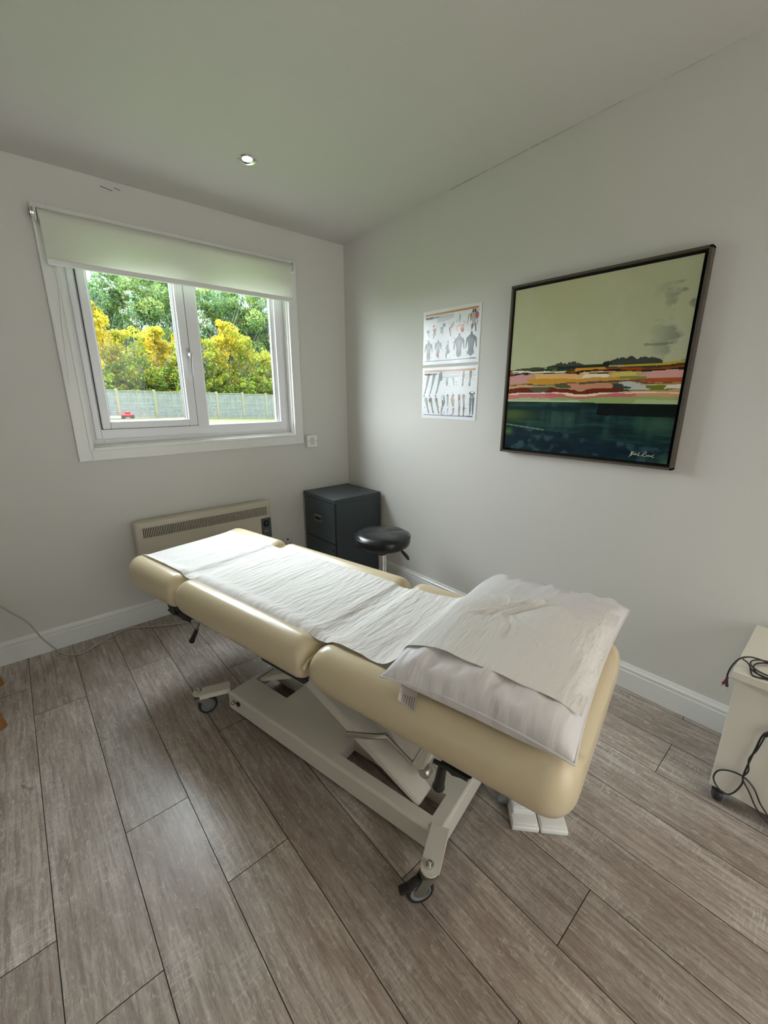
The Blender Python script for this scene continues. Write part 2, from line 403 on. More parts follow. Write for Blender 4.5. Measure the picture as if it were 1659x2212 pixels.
# unseen glazed door behind the camera, added to let fill light in
mb = MB(); 
for a in ((DX0, DX0 + .07), (DX1 - .07, DX1), ((DX0 + DX1) / 2 - .05, (DX0 + DX1) / 2 + .05)): mb.box(a[0], a[1], YN - .07, YN - .01, 0.0, DZ, .004)
mb.box(DX0, DX1, YN - .07, YN - .01, DZ - .07, DZ, .004); mb.box(DX0, DX1, YN - .07, YN - .01, 0.0, .1, .004)
dr = struct(mb.build('added_door_1', M['upvc']))
mb = MB(); mb.box(DX0 + .07, DX1 - .07, YN - .045, YN - .04, .1, DZ - .07); mb.build('added_door_glass', M['glass'], dr)
# unseen roof and wall added to keep sun out of the side door
mb = MB(); mb.box(-6.6, XL - .1, YN - .6, -.35, 2.28, 2.40); mb.box(-6.6, -6.45, YN - .6, -.35, -.27, 2.28); struct(mb.build('side_light_block', M['helper_grey']))
# skirting boards
def skirt_profile(): return [(0, 0), (0.018, 0), (0.018, 0.088), (0.0145, 0.094), (0.017, 0.099), (0.017, 0.108), (0.012, 0.113), (0.008, 0.121), (0.007, 0.125), (0, 0.125)]
def sk(name, axis, a, b, wall, sgn):
    mb = MB(); poly = [(wall + sgn * u, v) for u, v in skirt_profile()]
    mb.prism(poly, axis, a, b); return struct(mb.build(name, M['gloss']))
sk('baseboard_far', 'x', XL, 0, 0, -1)
sk('baseboard_right', 'y', YN, 0, 0, -1)
sk('baseboard_left', 'y', SY1, 0, XL, 1)
# small plaster cracks where the walls meet the ceiling
mb = MB()
yy = -0.98
while yy > -2.35:
    L_ = 0.03 + 0.10 * rng.rand()
    mb.tube([(-0.0008, yy, zc(yy) - .0010), (-0.0006, yy - L_, zc(yy - L_) - .0012)], 0.0007 + .0006 * rng.rand(), 5, smooth=False); yy -= L_ + .02 * rng.rand()
for a, b in (((-1.46, 2.330), (-1.41, 2.322)), ((-1.40, 2.338), (-1.375, 2.333))):
    mb.tube([(a[0], -.0008, a[1]), (b[0], -.0008, b[1])], .0016, 5, smooth=False)
struct(mb.build('trim_1', M['ink']))

# ------------------------------------------------------------------ window
win = empty('window_1', (0, 0, 0)); win['kind'] = 'structure'
def rectframe(mb, x0, x1, z0, z1, t, ya, yb, bev=0.003, tl=None, tr=None, tt=None, tb=None):
    tl = t if tl is None else tl; tr = t if tr is None else tr; tt = t if tt is None else tt; tb = t if tb is None else tb
    mb.box(x0, x0 + tl, ya, yb, z0, z1, bev); mb.box(x1 - tr, x1, ya, yb, z0, z1, bev)
    mb.box(x0 + tl * .98, x1 - tr * .98, ya, yb, z0, z0 + tb, bev); mb.box(x0 + tl * .98, x1 - tr * .98, ya, yb, z1 - tt, z1, bev)
# architrave (stepped)
mb = MB(); rectframe(mb, -1.757, -0.403, 1.005, 2.19, .062, -.016, 0, .004); rectframe(mb, -1.703, -0.455, 1.058, 2.135, .018, -.021, -.012, .003)
mb.build('architrave', M['gloss'], win)
# reveal lining with stepped beads
mb = MB()
rectframe(mb, WX0 - .002, WX1 + .002, WZ0 - .002, WZ1 + .002, .006, -.018, .05, .001)
rectframe(mb, WX0 + .004, WX1 - .004, WZ0 + .004, WZ1 - .004, .008, .0, .05, .002)
rectframe(mb, WX0 + .012, WX1 - .012, WZ0 + .012, WZ1 - .012, .006, .02, .05, .002)
mb.build('reveal_lining', M['gloss'], win)
# outer upvc frame with mullion
FX0, FX1, FZ0, FZ1 = -1.672, -0.486, 1.086, 2.105
mb = MB(); rectframe(mb, FX0, FX1, FZ0, FZ1, .05, .045, .12, .004, tb=.028)
rectframe(mb, FX0 + .012, FX1 - .02, FZ0 + .026, FZ1 - .01, .035, .036, .06, .004, tl=.03, tb=.055, tr=.045)
rectframe(mb, FX0 + .03, FX1 - .045, FZ0 + .045, FZ1 - .03, .03, .05, .10, .004, tb=.035, tr=.03)
mb.box(-1.118, -1.050, .0335, .12, FZ0 + .06, FZ1 - .02, .005)
mb.build('window_frame', M['upvc'], win)
# fixed pane bead
mb = MB(); rectframe(mb, -1.056, -.560, 1.150, 2.06, .016, .055, .075, .003); mb.build('glazing_bead', M['upvc'], win)
mb = MB(); rectframe(mb, -1.044, -.570, 1.164, 2.05, .0035, .057, .078, 0); mb.build('glazing_seal', M['seal'], win)
mb = MB(); mb.box(-1.045, -.570, .072, .076, 1.165, 2.045); mb.build('glass_pane', M['glass'], win)
# opening casement
sash = empty('casement_sash', (0, 0, 0)); sash.parent = win
mb = MB(); rectframe(mb, -1.622, -1.120, 1.166, 2.07, .040, .026, .075, .006, tr=.050)
rectframe(mb, -1.590, -1.166, 1.196, 2.05, .014, .040, .08, .003); mb.build('sash_frame', M['upvc'], sash)
mb = MB(); rectframe(mb, -1.578, -1.178, 1.208, 2.04, .0035, .047, .08, 0); rectframe(mb, -1.6245, -1.1175, 1.1635, 2.072, .004, .034, .05, 0); mb.build('glazing_seal', M['seal'], sash)
mb = MB(); mb.box(-1.577, -1.180, .060, .064, 1.209, 2.04); mb.build('glass_pane', M['glass'], sash)
# handle
mb = MB(); mb.box(-1.139, -1.121, .014, .028, 1.555, 1.612, .004); mb.lathe([(0, 0), (.0125, 0), (.0125, .016), (.009, .022), (0, .022)], 20, mtx=Matrix.Translation((-1.127, .018, 1.572)) @ Matrix.Rotation(R(90), 4, 'X'))
mb.tube([(-1.128, -.006, 1.578), (-1.131, -.014, 1.560), (-1.134, -.016, 1.52), (-1.135, -.014, 1.462)], lambda t: .0085 - .002 * t, 10)
mb.build('handle', M['chrome'], sash, smooth='auto')
mb = MB(); mb.lathe([(0, 0), (.0065, 0), (.0065, .002), (0, .002)], 14, mtx=Matrix.Translation((-1.1265, -.0045, 1.573)) @ Matrix.Rotation(R(90), 4, 'X')); mb.build('key_lock', M['blackp'], sash)

# ------------------------------------------------------------------ roller blind
bl = empty('roller_blind', (-1.10, -.04, 2.13)); tag(bl, 'pale cream roller blind pulled down over the top of the window', 'blind')
BI = Matrix.Translation((1.10, .04, -2.13))
RZ, RY = 2.135, -.048
mb = MB(); mb.lathe([(0, -.64), (.024, -.64), (.024, .64), (0, .64)], 24, mtx=Matrix.Translation((-1.098, RY, RZ)) @ Matrix.Rotation(R(90), 4, 'Y')); mb.build('roller', M['blind'], bl, smooth='auto', mtx=BI)
mb = MB()
P = []
for i in range(41):
    x = -1.735 + 1.262 * i / 40
    P.append([(x, RY - .0245 - .0006 * math.sin(i * .9) * (z < 2.1), z) for z in (RZ, 2.10, 2.05, 2.0, 1.96, 1.945)])
mb.grid(P)
fa = mb.build('fabric', M['blind'], bl, smooth=True, mtx=BI)
mb = MB(); mb.box(-1.737, -.473, RY - .033, RY - .016, 1.926, 1.952, .005); mb.build('bottom_bar', M['gloss'], bl, mtx=BI)
for xx, nm in ((-1.748, 'bracket'), (-.447, 'bracket')):
    mb = MB(); mb.box(xx - .004, xx + .004, RY - .030, 0, RZ - .030, RZ + .030, .006, 3); mb.build(nm, M['gloss'], bl, mtx=BI)
mb = MB(); mb.lathe([(.020, -.006), (.026, -.006), (.026, -.002), (.021, 0), (.026, .002), (.026, .006), (.020, .006)], 24, mtx=Matrix.Translation((-1.758, RY, RZ)) @ Matrix.Rotation(R(90), 4, 'Y')); mb.build('chain_wheel', M['chrome'], bl, smooth='auto', mtx=BI)
mb = MB(); mb.tube([(-1.758, RY - .024, RZ), (-1.756, RY - .020, 1.9), (-1.748, RY - .012, 1.6), (-1.742, RY - .008, 1.42), (-1.738, RY + .002, 1.400), (-1.735, RY + .012, 1.42), (-1.722, RY + .014, 1.66), (-1.705, RY + .018, 1.9), (-1.75, RY + .022, RZ)], .0017, 6); mb.build('pull_chain', M['socketw'], bl, mtx=BI)

# ------------------------------------------------------------------ fused switch and wall socket
def plate(name, x0, x1, z0, z1, d, m, label, cat):
    t = empty(name, ((x0 + x1) / 2, 0, (z0 + z1) / 2)); tag(t, label, cat); T = Matrix.Translation((-(x0 + x1) / 2, 0, -(z0 + z1) / 2))
    mb = MB(); mb.box(x0, x1, -d, 0, z0, z1, .004, 3); mb.build('backplate', m, t, mtx=T)
    return t, T
t, T = plate('fused_switch', -.387, -.301, .976, 1.062, .032, M['socketw'], 'white square fused spur switch on wall at lower right of window', 'switch')
mb = MB(); mb.box(-.362, -.326, -.0345, -.031, .992, 1.046, .0015); mb.build('fuse_carrier', M['socket'], t, mtx=T)
for xx in (-.379, -.309):
    mb = MB(); mb.lathe([(0, 0), (.0032, 0), (.0032, .0015), (0, .0015)], 10, mtx=Matrix.Translation((xx, -.0315, 1.019)) @ Matrix.Rotation(R(90), 4, 'X')); mb.build('screw', M['ink'], t, mtx=T)
t, T = plate('wall_socket', -.625, -.540, .245, .330, .010, M['socket'], 'dusty cream wall socket between heater and filing cabinet', 'socket')
for a in ((-.588, -.577, .296, .312), (-.607, -.596, .268, .274), (-.569, -.558, .268, .274)):
    mb = MB(); mb.box(a[0], a[1], -.0112, -.009, a[2], a[3]); mb.build('pin_hole', M['dark'], t, mtx=T)

# ------------------------------------------------------------------ panel heater
ht = empty('panel_heater', (-1.155, 0, .2)); tag(ht, 'cream wall-mounted electric panel heater with slotted grille under the window', 'heater')
HX0, HX1, HZ0, HZ1 = -1.572, -.738, .215, .645; T = Matrix.Translation((1.155, 0, -.2))
mb = MB(); mb.box(HX0, HX1, -.092, -.012, HZ0, HZ1, .016, 4); mb.build('casing', M['heater'], ht, smooth='auto', mtx=T)
mb = MB(); mb.box(HX0 + .02, HX1 - .02, -.02, 0, HZ0 + .05, HZ1 - .05); mb.build('wall_bracket', M['dark'], ht, mtx=T)
GX0, GX1, GZ0, GZ1 = -1.548, -.762, .545, .615
mb = MB(); rectframe(mb, GX0, GX1, GZ0, GZ1, .012, -.0955, -.090, .001, tt=.006, tb=.006)
N = 84
for i in range(N + 1):
    x = GX0 + .012 + (GX1 - GX0 - .024) * i / N
    mb.box(x - .0022, x + .0022, -.0955, -.0915, GZ0 + .004, GZ1 - .004)
mb.build('grille', M['heater'], ht, mtx=T)
mb = MB(); mb.box(GX0 + .011, GX1 - .011, -.0927, -.0915, GZ0 + .006, GZ1 - .006); mb.build('grille_slots', M['dark'], ht, mtx=T)
cp = empty('control_panel'); cp.parent = ht
mb = MB(); mb.box(-.818, -.748, -.0965, -.090, .385, .528, .002); mb.build('panel_face', M['pan'], cp, mtx=T)
mb = MB(); mb.lathe([(0, .010), (.012, .010), (.018, .006), (.019, 0), (.022, 0), (.022, -.002)], 24, mtx=Matrix.Translation((-.783, -.0965, .490)) @ Matrix.Rotation(R(90), 4, 'X')); mb.build('dial', M['blackp'], cp, smooth='auto', mtx=T)
mb = MB(); mb.box(-.800, -.772, -.0972, -.096, .452, .456); mb.box(-.800, -.770, -.0972, -.096, .432, .442); mb.build('panel_markings', M['panbtn'], cp, mtx=T)

# ------------------------------------------------------------------ ceiling downlight
dl = empty('ceiling_downlight', (-.962, -.583, zc(-.583))); tag(dl, 'round chrome-rimmed recessed downlight, lit, in the ceiling', 'light'); dl.rotation_euler = (-math.atan(.042), 0, 0)
mb = MB(); mb.lathe([(.041, 0), (.042, -.003), (.039, -.006), (.029, -.0045), (.024, -.001), (.022, .0), (.041, .0)], 36); mb.build('bezel', M['chrome'], dl, smooth='auto')
mb = MB(); mb.lathe([(0, -.0022), (.018, -.0020), (.023, -.0010), (.023, -.0005), (0, -.0005)], 30); mb.build('lamp', M['lampglow'], dl, smooth='auto')
def downlight(x, y, e):
    light('downlight_beam', 'SPOT', (x, y, zc(y) - .03), (0, 0, 0), e, (1.0, 0.80, 0.55), spot_size=R(95), spot_blend=.8, shadow_soft_size=.04)
downlight(-.962, -.583, 1)
for i, (x, y) in enumerate(((-2.45, -.75), (-.9, -3.3), (-2.4, -3.3))):
    c = copy_tree(dl); c.location = (x, y, zc(y)); c['label'] = ['recessed downlight at far left of the ceiling, beside the window wall', 'recessed downlight in the near right part of the ceiling', 'recessed downlight in the near left part of the ceiling'][i]
    downlight(x, y, 14 if y < -2 else 1)

# ------------------------------------------------------------------ filing cabinet
fc = empty('filing_cabinet', (-.235, -.235, 0)); tag(fc, 'dark charcoal two-drawer metal filing cabinet in the corner of the room', 'cabinet')
T = Matrix.Translation((.235, .235, 0)); CX0, CX1, CY0, CY1, CZ = -.435, -.022, -.425, -.022, .658
mb = MB(); mb.box(CX0 + .012, CX1, CY0, CY1, .012, CZ - .03, .003); mb.box(CX0 - .001, CX1, CY0 - .001, CY1, CZ - .031, CZ, .003); mb.box(CX0 + .03, CX1 - .02, CY0 + .02, CY1 - .02, 0, .013)
mb.build('cabinet_body', M['cabinet'], fc, mtx=T)
for z0, z1 in ((.335, .624), (.030, .329)):
    d = empty('drawer'); d.parent = fc
    mb = MB(); mb.box(CX0, CX0 + .014, CY0 + .010, CY1 - .010, z0, z1, .003); mb.build('drawer_front', M['cabinet'], d, mtx=T)
    zm = z1 - .135; ym = (CY0 + CY1) / 2 + .01
    mb = MB(); hy, hz = .047, .024
    for a in ((ym - hy, ym - hy + .006, zm - hz, zm + hz), (ym + hy - .006, ym + hy, zm - hz, zm + hz)): mb.box(CX0 - .006, CX0 + .001, a[0], a[1], a[2], a[3], .001)
    mb.box(CX0 - .006, CX0 + .001, ym - hy, ym + hy, zm + hz - .012, zm + hz, .001); mb.box(CX0 - .006, CX0 + .001, ym - hy, ym + hy, zm - hz, zm - hz + .007, .001)
    mb.build('handle', M['greyp'], d, mtx=T)
    mb = MB(); mb.box(CX0 - .0015, CX0 + .0005, ym - hy + .006, ym + hy - .006, zm - hz + .007, zm + hz - .012); mb.build('handle_recess', M['dark'], d, mtx=T)
mb = MB(); mb.lathe([(0, .006), (.008, .006), (.009, 0), (0, 0)], 16, mtx=Matrix.Translation((CX0, CY0 + .03, .285)) @ Matrix.Rotation(R(-90), 4, 'Y')); mb.build('lock', M['blackp'], fc, mtx=T)

# ------------------------------------------------------------------ stool
st = empty('swivel_stool', (-.405, -.885, 0)); tag(st, 'round black padded swivel stool with chrome column beside filing cabinet', 'stool')
SZ = .455
prof = [(0, SZ), (.10, SZ), (.150, SZ + .002), (.166, SZ + .014), (.172, SZ + .034), (.172, SZ + .052), (.168, SZ + .062), (.1655, SZ + .066), (.160, SZ + .074), (.145, SZ + .084), (.12, SZ + .089), (.06, SZ + .091), (0, SZ + .090)]
mb = MB(); mb.lathe(prof, 64)
for v in mb.bm.verts:
    if v.co.z > SZ + .07:
        d1 = abs(v.co.x * .5 + v.co.y * .866 - .012); v.co.z -= .004 * math.exp(-(d1 / .012) ** 2)
        a = math.atan2(v.co.y, v.co.x); v.co.z += .0012 * math.sin(5 * a)
mb.build('seat', M['leather'], st, smooth=True)
mb = MB(); mb.tube([(.1725 * math.cos(a), .1725 * math.sin(a), SZ + .064) for a in np.linspace(0, 2 * PI, 49)], .0022, 6, smooth=False); mb.build('piping', M['leather'], st, smooth=True)
mb = MB(); mb.lathe([(0, SZ - .02), (.05, SZ - .02), (.06, SZ), (0, SZ)], 24); mb.build('seat_plate', M['blackp'], st)
mb = MB(); mb.lathe([(0, .09), (.025, .09), (.025, SZ - .05), (.018, SZ - .045), (.018, SZ - .02), (0, SZ - .02)], 28); mb.build('column', M['chrome'], st, smooth='auto')
mb = MB(); mb.lathe([(.0255, SZ - .058), (.028, SZ - .056), (.028, SZ - .044), (.019, SZ - .04)], 24); mb.build('collar', M['blackp'], st, smooth='auto')
lv = empty('height_lever'); lv.parent = st
dxy = Vector((.62, -.78)).normalized()
mb = MB(); mb.tube([(dxy.x * .03, dxy.y * .03, SZ - .012), (dxy.x * .10, dxy.y * .10, SZ - .018), (dxy.x * .125, dxy.y * .125, SZ - .03)], .004, 8); mb.build('rod', M['blackp'], lv)
mb = MB(); mb.tube([(dxy.x * .12, dxy.y * .12, SZ - .028), (dxy.x * .15, dxy.y * .15, SZ - .060), (dxy.x * .165, dxy.y * .165, SZ - .083)], lambda t: .007 + .004 * math.sin(PI * min(1, t * 1.1)), 10); mb.build('grip', M['blackp'], lv, smooth=True)
for i in range(5):
    a = 2 * PI * i / 5 + .3; ca_, sa_ = math.cos(a), math.sin(a)
    mb = MB(); mb.tube([(0, 0, .095), (.12 * ca_, .12 * sa_, .085), (.235 * ca_, .235 * sa_, .066)], lambda t: .018 - .006 * t, 8); lg = mb.build('leg', M['chrome'], st, smooth=True)
    mb = MB()
    for s_ in (-1, 1): mb.lathe([(0, -.008), (.022, -.008), (.025, -.004), (.025, .004), (.022, .008), (0, .008)], 20, mtx=Matrix.Translation((.235 * ca_ - s_ * .013 * sa_, .235 * sa_ + s_ * .013 * ca_, .025)) @ Matrix.Rotation(a, 4, 'Z') @ Matrix.Rotation(R(90), 4, 'X'))
    mb.lathe([(0, .03), (.006, .03), (.006, .07), (0, .07)], 8, center=(.235 * ca_, .235 * sa_, 0))
    mb.build('castor', M['blackp'], st, smooth='auto')

# ------------------------------------------------------------------ treatment couch (own frame: x across, y away from camera)
TH = .211; OX, OY = -.987, -2.407
couch = empty('treatment_couch', (OX, OY, 0), TH); tag(couch, 'beige vinyl three-section treatment couch on a cream wheeled steel lift base', 'treatment couch')
WD = .650; HW = WD / 2; ZB, ZTP = .468, .612; ZM = (ZB + ZTP) / 2
def cushion_top(x):
    """height of the padded top across the couch (raised side rolls)"""
    a = abs(x)
    pts = [(0, .603), (.20, .6035), (.228, .6045), (.240, .609), (.258, .6165), (.278, .6165), (.295, .609), (.310, .595), (.320, .578), (.325, .556)]
    for (a0, z0), (a1, z1) in zip(pts, pts[1:]):
        if a <= a1: return z0 + (z1 - z0) * (a - a0) / (a1 - a0)
    return .556
prof = [(.0, .603), (.10, .603), (.20, .6035), (.228, .6045), (.236, .607), (.244, .6115), (.258, .6168), (.272, .6175), (.286, .6140), (.300, .6055), (.312, .592), (.321, .574), (.325, .552), (.324, .528), (.319, .505), (.309, .485), (.292, .472), (.265, .468), (.0, .468)]
full = [(x, z) for x, z in prof] + [(-x, z) for x, z in prof[-2:0:-1]]
def cushion(y0, y1, re0, re1, rp0, rp1):
    """re: rounding seen from the side, rp: plan corner radius, at near (0) and far (1) end"""
    mb = MB(); rings = []
    sts = []
    for t in (0, .03, .08, .16, .28, .42, .6, .8, 1): sts.append((t * max(re0, rp0), 0))
    L = y1 - y0
    ys = [y0 + s for s, _ in sts] + list(np.linspace(y0 + max(re0, rp0), y1 - max(re1, rp1), 14)[1:-1]) + [y1 - s for s, _ in sts[::-1]]
    for y in ys:
        d0, d1 = y - y0, y1 - y
        def arc(d, r):
            if d >= r: return 0
            return r - math.sqrt(max(0, r * r - (r - d) ** 2))
        pin = max(arc(d0, rp0), arc(d1, rp1)); ein = max(arc(d0, re0), arc(d1, re1))
        ein = min(ein, .067)
        ring = []
        for x, z in full:
            sx = (HW - pin) / HW
            # keep the vertical rounding proportional
            kz = max(0.06, ((ZTP - ZB) / 2 - ein) / ((ZTP - ZB) / 2))
            zz = ZM + (z - ZM) * kz + (-.012 if False else 0)
            ring.append(mb.bm.verts.new((x * sx, y, zz)))
        rings.append(ring)
    n = len(full)
    for a, b in zip(rings, rings[1:]):
        for k in range(n): mb.bm.faces.new((a[k], a[(k + 1) % n], b[(k + 1) % n], b[k]))
    mb.bm.faces.new(rings[0][::-1]); mb.bm.faces.new(rings[-1])
    return mb
SEC = [(-.012, .752, .045, .060, .070, .035), (.766, 1.535, .055, .055, .035, .035), (1.552, 1.985, .050, .060, .03, .075)]
for (a, b, c, d, e, f) in SEC:
    o = cushion(a, b, c, d, e, f).build('cushion', M['vinyl'], couch, smooth=True)
    mb = MB(); mb.box(-.262, .262, a + .08, b - .06, .450, .472, .004); mb.build('seat_board', M['board'], o)
# vinyl flaps closing the gaps between the cushions
for y in (.759, 1.543):
    mb = MB()
    P = [[(x, y + dy, z) for dy, z in ((-.030, .585), (-.012, .560), (0, .550), (.012, .560), (.030, .585))] for x in np.linspace(-.27, .27, 12)]
    mb.grid(P); mb.build('hinge_flap', M['vinyl'], couch, smooth=True)
mb = MB(); mb.tube([(-.325, .757, .545), (-.300, .759, .560), (-.26, .759, .565)], .006, 8); mb.build('hinge_flap', M['vinyl'], couch, smooth=True)
# upper frame under the boards
uf = empty('upper_frame'); uf.parent = couch
for x in (-.17, .17):
    mb = MB(); mb.box(x - .015, x + .015, .10, 1.50, .412, .450, .004); mb.build('side_rail', M['enamel'], uf)
for y in (.35, .70, 1.20):
    mb = MB(); mb.box(-.185, .185, y - .015, y + .015, .412, .449, .004); mb.build('cross_rail', M['enamel'], uf)
# hinges and ratchets, black, seen under the left edge
for (y0, y1, z0, z1) in ((1.48, 1.58, .425, .462), (.215, .300, .432, .458)):
    mb = MB(); mb.prism([(y0, z1), (y1, z1), (y1 - .012, z0 + .012), (y1 - .035, z0), (y0 + .03, z0 + .006), (y0, z0 + .022)], 'x', -.292, -.270, .003)
    mb.tube([(-.286, y0 + .01, z0 + .012), (-.286, y1 + .02, z0 + .010)], .006, 8, smooth=False)
    mb.build('ratchet', M['blackp'], couch)
for (y0, y1) in ((1.535, 1.640), (.80, 1.02)):
    mb = MB(); mb.box(-.288, -.262, y0, y1, .446, .469, .006); mb.build('hinge_bar', M['blackp'], couch)
mb = MB(); mb.prism([(1.60, .466), (1.67, .466), (1.655, .445), (1.675, .430), (1.62, .420), (1.60, .435)], 'x', -.290, -.272, .002); mb.build('hinge', M['blackp'], couch)
# release levers: shaft + black grip
def lever(p0, p1, p2, r0, r1):
    e = empty('release_lever'); e.parent = couch
    mb = MB(); mb.tube([p0, p1], .0055, 10, smooth=False); mb.build('shaft', M['steel'], e, smooth='auto')
    mb = MB(); mb.tube([p1, tuple((Vector(p1) * .15 + Vector(p2) * .85)), p2], lambda t: r0 + (r1 - r0) * t if t < .93 else r1 * .7, 14, smooth=True); mb.build('grip', M['blackp'], e, smooth='auto')
lever((-.250, 1.470, .440), (-.250, 1.515, .372), (-.250, 1.573, .293), .0085, .0135)
lever((-.262, .300, .440), (-.250, .312, .402), (-.225, .335, .292), .0115, .0185)
# bent rod under the near section
mb = MB(); mb.tube([(-.305, .600, .381), (-.300, .500, .426), (-.288, .468, .436)], .0085, 10); mb.tube([(-.288, .470, .436), (-.262, .405, .366), (-.255, .398, .364), (-.235, .385, .400), (-.22, .38, .44)], .0055, 8); mb.build('release_bar', M['steel'], couch, smooth='auto')
# base frame
base = empty('base_frame'); base.parent = couch
BX, BY0, BY1, BZ0, BZ1 = .222, .328, 1.372, .028, .107
holes = [(-.178, -.090, .375, .765), (.090, .178, .375, .765), (-.098, .0, 1.135, 1.345)]
xs = sorted({-BX + .008, BX - .008, *[h[0] for h in holes], *[h[1] for h in holes]}); ys = sorted({BY0 + .008, BY1 - .008, *[h[2] for h in holes], *[h[3] for h in holes]})
mb = MB()
for i in range(len(xs) - 1):
    for j in range(len(ys) - 1):
        cx, cy = (xs[i] + xs[i + 1]) / 2, (ys[j] + ys[j + 1]) / 2
        if any(h[0] < cx < h[1] and h[2] < cy < h[3] for h in holes): continue
        vs = [mb.bm.verts.new(p) for p in ((xs[i], ys[j], BZ1), (xs[i + 1], ys[j], BZ1), (xs[i + 1], ys[j + 1], BZ1), (xs[i], ys[j + 1], BZ1))]
        mb.bm.faces.new(vs)
bmesh.ops.remove_doubles(mb.bm, verts=mb.bm.verts[:], dist=1e-5)
r_ = bmesh.ops.extrude_face_region(mb.bm, geom=mb.bm.faces[:]); bmesh.ops.translate(mb.bm, verts=[v for v in r_['geom'] if isinstance(v, bmesh.types.BMVert)], vec=(0, 0, -.004))
mb.build('deck_plate', M['enamel'], base)
# side channels with folded top edge
def flange(mb, axis, a, b, pos, sg):
    poly = [(pos, BZ0), (pos, BZ1 - .009), (pos - sg * .003, BZ1 - .003), (pos - sg * .009, BZ1), (pos - sg * .009, BZ1 - .004), (pos - sg * .006, BZ1 - .010), (pos - sg * .004, BZ1 - .014), (pos - sg * .004, BZ0)]
    mb.prism(poly, axis, a, b)
mb = MB(); flange(mb, 'y', BY0 + .001, BY1 - .001, -BX, -1); flange(mb, 'y', BY0 + .001, BY1 - .001, BX, 1); flange(mb, 'x', -BX + .001, BX - .001, BY0, -1); flange(mb, 'x', -BX + .001, BX - .001, BY1, 1)
for h in holes:
    x0, x1, y0, y1 = h
    for (a, b, c, d) in ((x0 - .003, x0, y0, y1), (x1, x1 + .003, y0, y1), (x0, x1, y0 - .003, y0), (x0, x1, y1, y1 + .003)): mb.box(a, b, c, d, BZ0 + .02, BZ1 - .003)
mb.build('side_channel', M['enamel'], base, smooth=False)
mb = MB(); mb.lathe([(0, .0), (.008, 0), (.009, .004), (.009, .014), (.006, .018), (0, .018)], 14, mtx=Matrix.Translation((-BX, 1.325, .078)) @ Matrix.Rotation(R(-90), 4, 'Y')); mb.build('pivot_bolt', M['steel'], base, smooth='auto')
mb = MB(); mb.lathe([(0, .0), (.011, 0), (.011, .006), (0, .006)], 14, mtx=Matrix.Translation((-BX, 1.300, .078)) @ Matrix.Rotation(R(-90), 4, 'Y')); mb.build('bolt_hole', M['dark'], base)
# outrigger arms with castors
def outrigger(p0, p1, brake, swivel):
    e = empty('castor_arm'); e.parent = couch
    p0 = Vector(p0); p1 = Vector(p1); d = (p1 - p0).normalized(); L_ = (p1 - p0).length; q = Vector((-d.y, d.x)); hw = .0265
    def at(s_, t_): v = p0 + d * s_ + q * t_; return (v.x, v.y)
    poly = [at(0, -hw), at(L_, -hw)] + [at(L_ + hw * math.sin(a), -hw * math.cos(a)) for a in np.linspace(0, PI, 11)[1:-1]] + [at(L_, hw), at(0, hw)]
    mb = MB(); mb.prism(poly, 'z', .1075, .1125); 
    # downturned lip along the sides
    for sg in (-1, 1):
        mb.prism([at(0, sg * hw), at(L_, sg * hw), at(L_, sg * (hw - .003)), at(0, sg * (hw - .003))], 'z', .091, .109)
    mb.build('arm_plate', M['enamel'], e, smooth=False)
    mb = MB(); mb.lathe([(0, .135), (.0035, .135), (.0065, .133), (.0065, .124), (.011, .124), (.011, .1125), (0, .1125)], 12, center=(p1.x, p1.y, 0)); mb.build('nut', M['chrome'], e, smooth='auto')
    a = swivel; ca_, sa_ = math.cos(a), math.sin(a); r = .040; tr_ = .028
    wx, wy = p1.x + ca_ * tr_, p1.y + sa_ * tr_
    RT = Matrix.Translation((wx, wy, r)) @ Matrix.Rotation(a, 4, 'Z') @ Matrix.Rotation(R(90), 4, 'X')
    mb = MB(); mb.lathe([(.029, -.011), (.036, -.012), (.0395, -.008), (.040, 0), (.0395, .008), (.036, .012), (.029, .011)], 32, mtx=RT); mb.build('tyre', M['rubber'], e, smooth=True)
    mb = MB(); mb.lathe([(0, -.008), (.023, -.008), (.025, -.0115), (.029, -.0115), (.029, .0115), (.025, .0115), (.023, .008), (0, .008)], 32, mtx=RT); mb.build('wheel_hub', M['greyp'], e, smooth='auto')
    mb = MB(); F = Matrix.Translation((p1.x, p1.y, 0)) @ Matrix.Rotation(a, 4, 'Z')
    mb.lathe([(0, .088), (.022, .088), (.022, .094), (.014, .096), (.014, .108), (0, .108)], 20, center=(p1.x, p1.y, 0))
    for sg in (-1, 1):
        poly = [(-.022, .090), (.024, .090), (.045, .055), (.036, .030), (.022, .030), (.004, .062)]
        A = [mb.bm.verts.new(F @ Vector((u, sg * .0135, v))) for u, v in poly]; B = [mb.bm.verts.new(F @ Vector((u, sg * .0160, v))) for u, v in poly]
        mb.bm.faces.new(A); mb.bm.faces.new(B[::-1])
        for i in range(len(poly)): mb.bm.faces.new((A[i], A[(i + 1) % len(poly)], B[(i + 1) % len(poly)], B[i]))
    mb.box(-.024, .026, -.016, .016, .086, .091, mtx=F)
    mb.build('fork', M['zinc'], e, smooth=False)
    if brake:
        mb = MB(); mb.box(.030, .072, -.013, .013, .066, .074, .004, mtx=F @ Matrix.Rotation(R(14), 4, 'Y')); mb.build('brake_pedal', M['blackp'], e)
outrigger((-.195, .338), (-.310, .306), True, R(140))
outrigger((-.195, 1.398), (-.303, 1.462), False, R(-20))
outrigger((.195, .338), (.315, .306), True, R(10))
outrigger((.195, 1.398), (.303, 1.462), False, R(160))
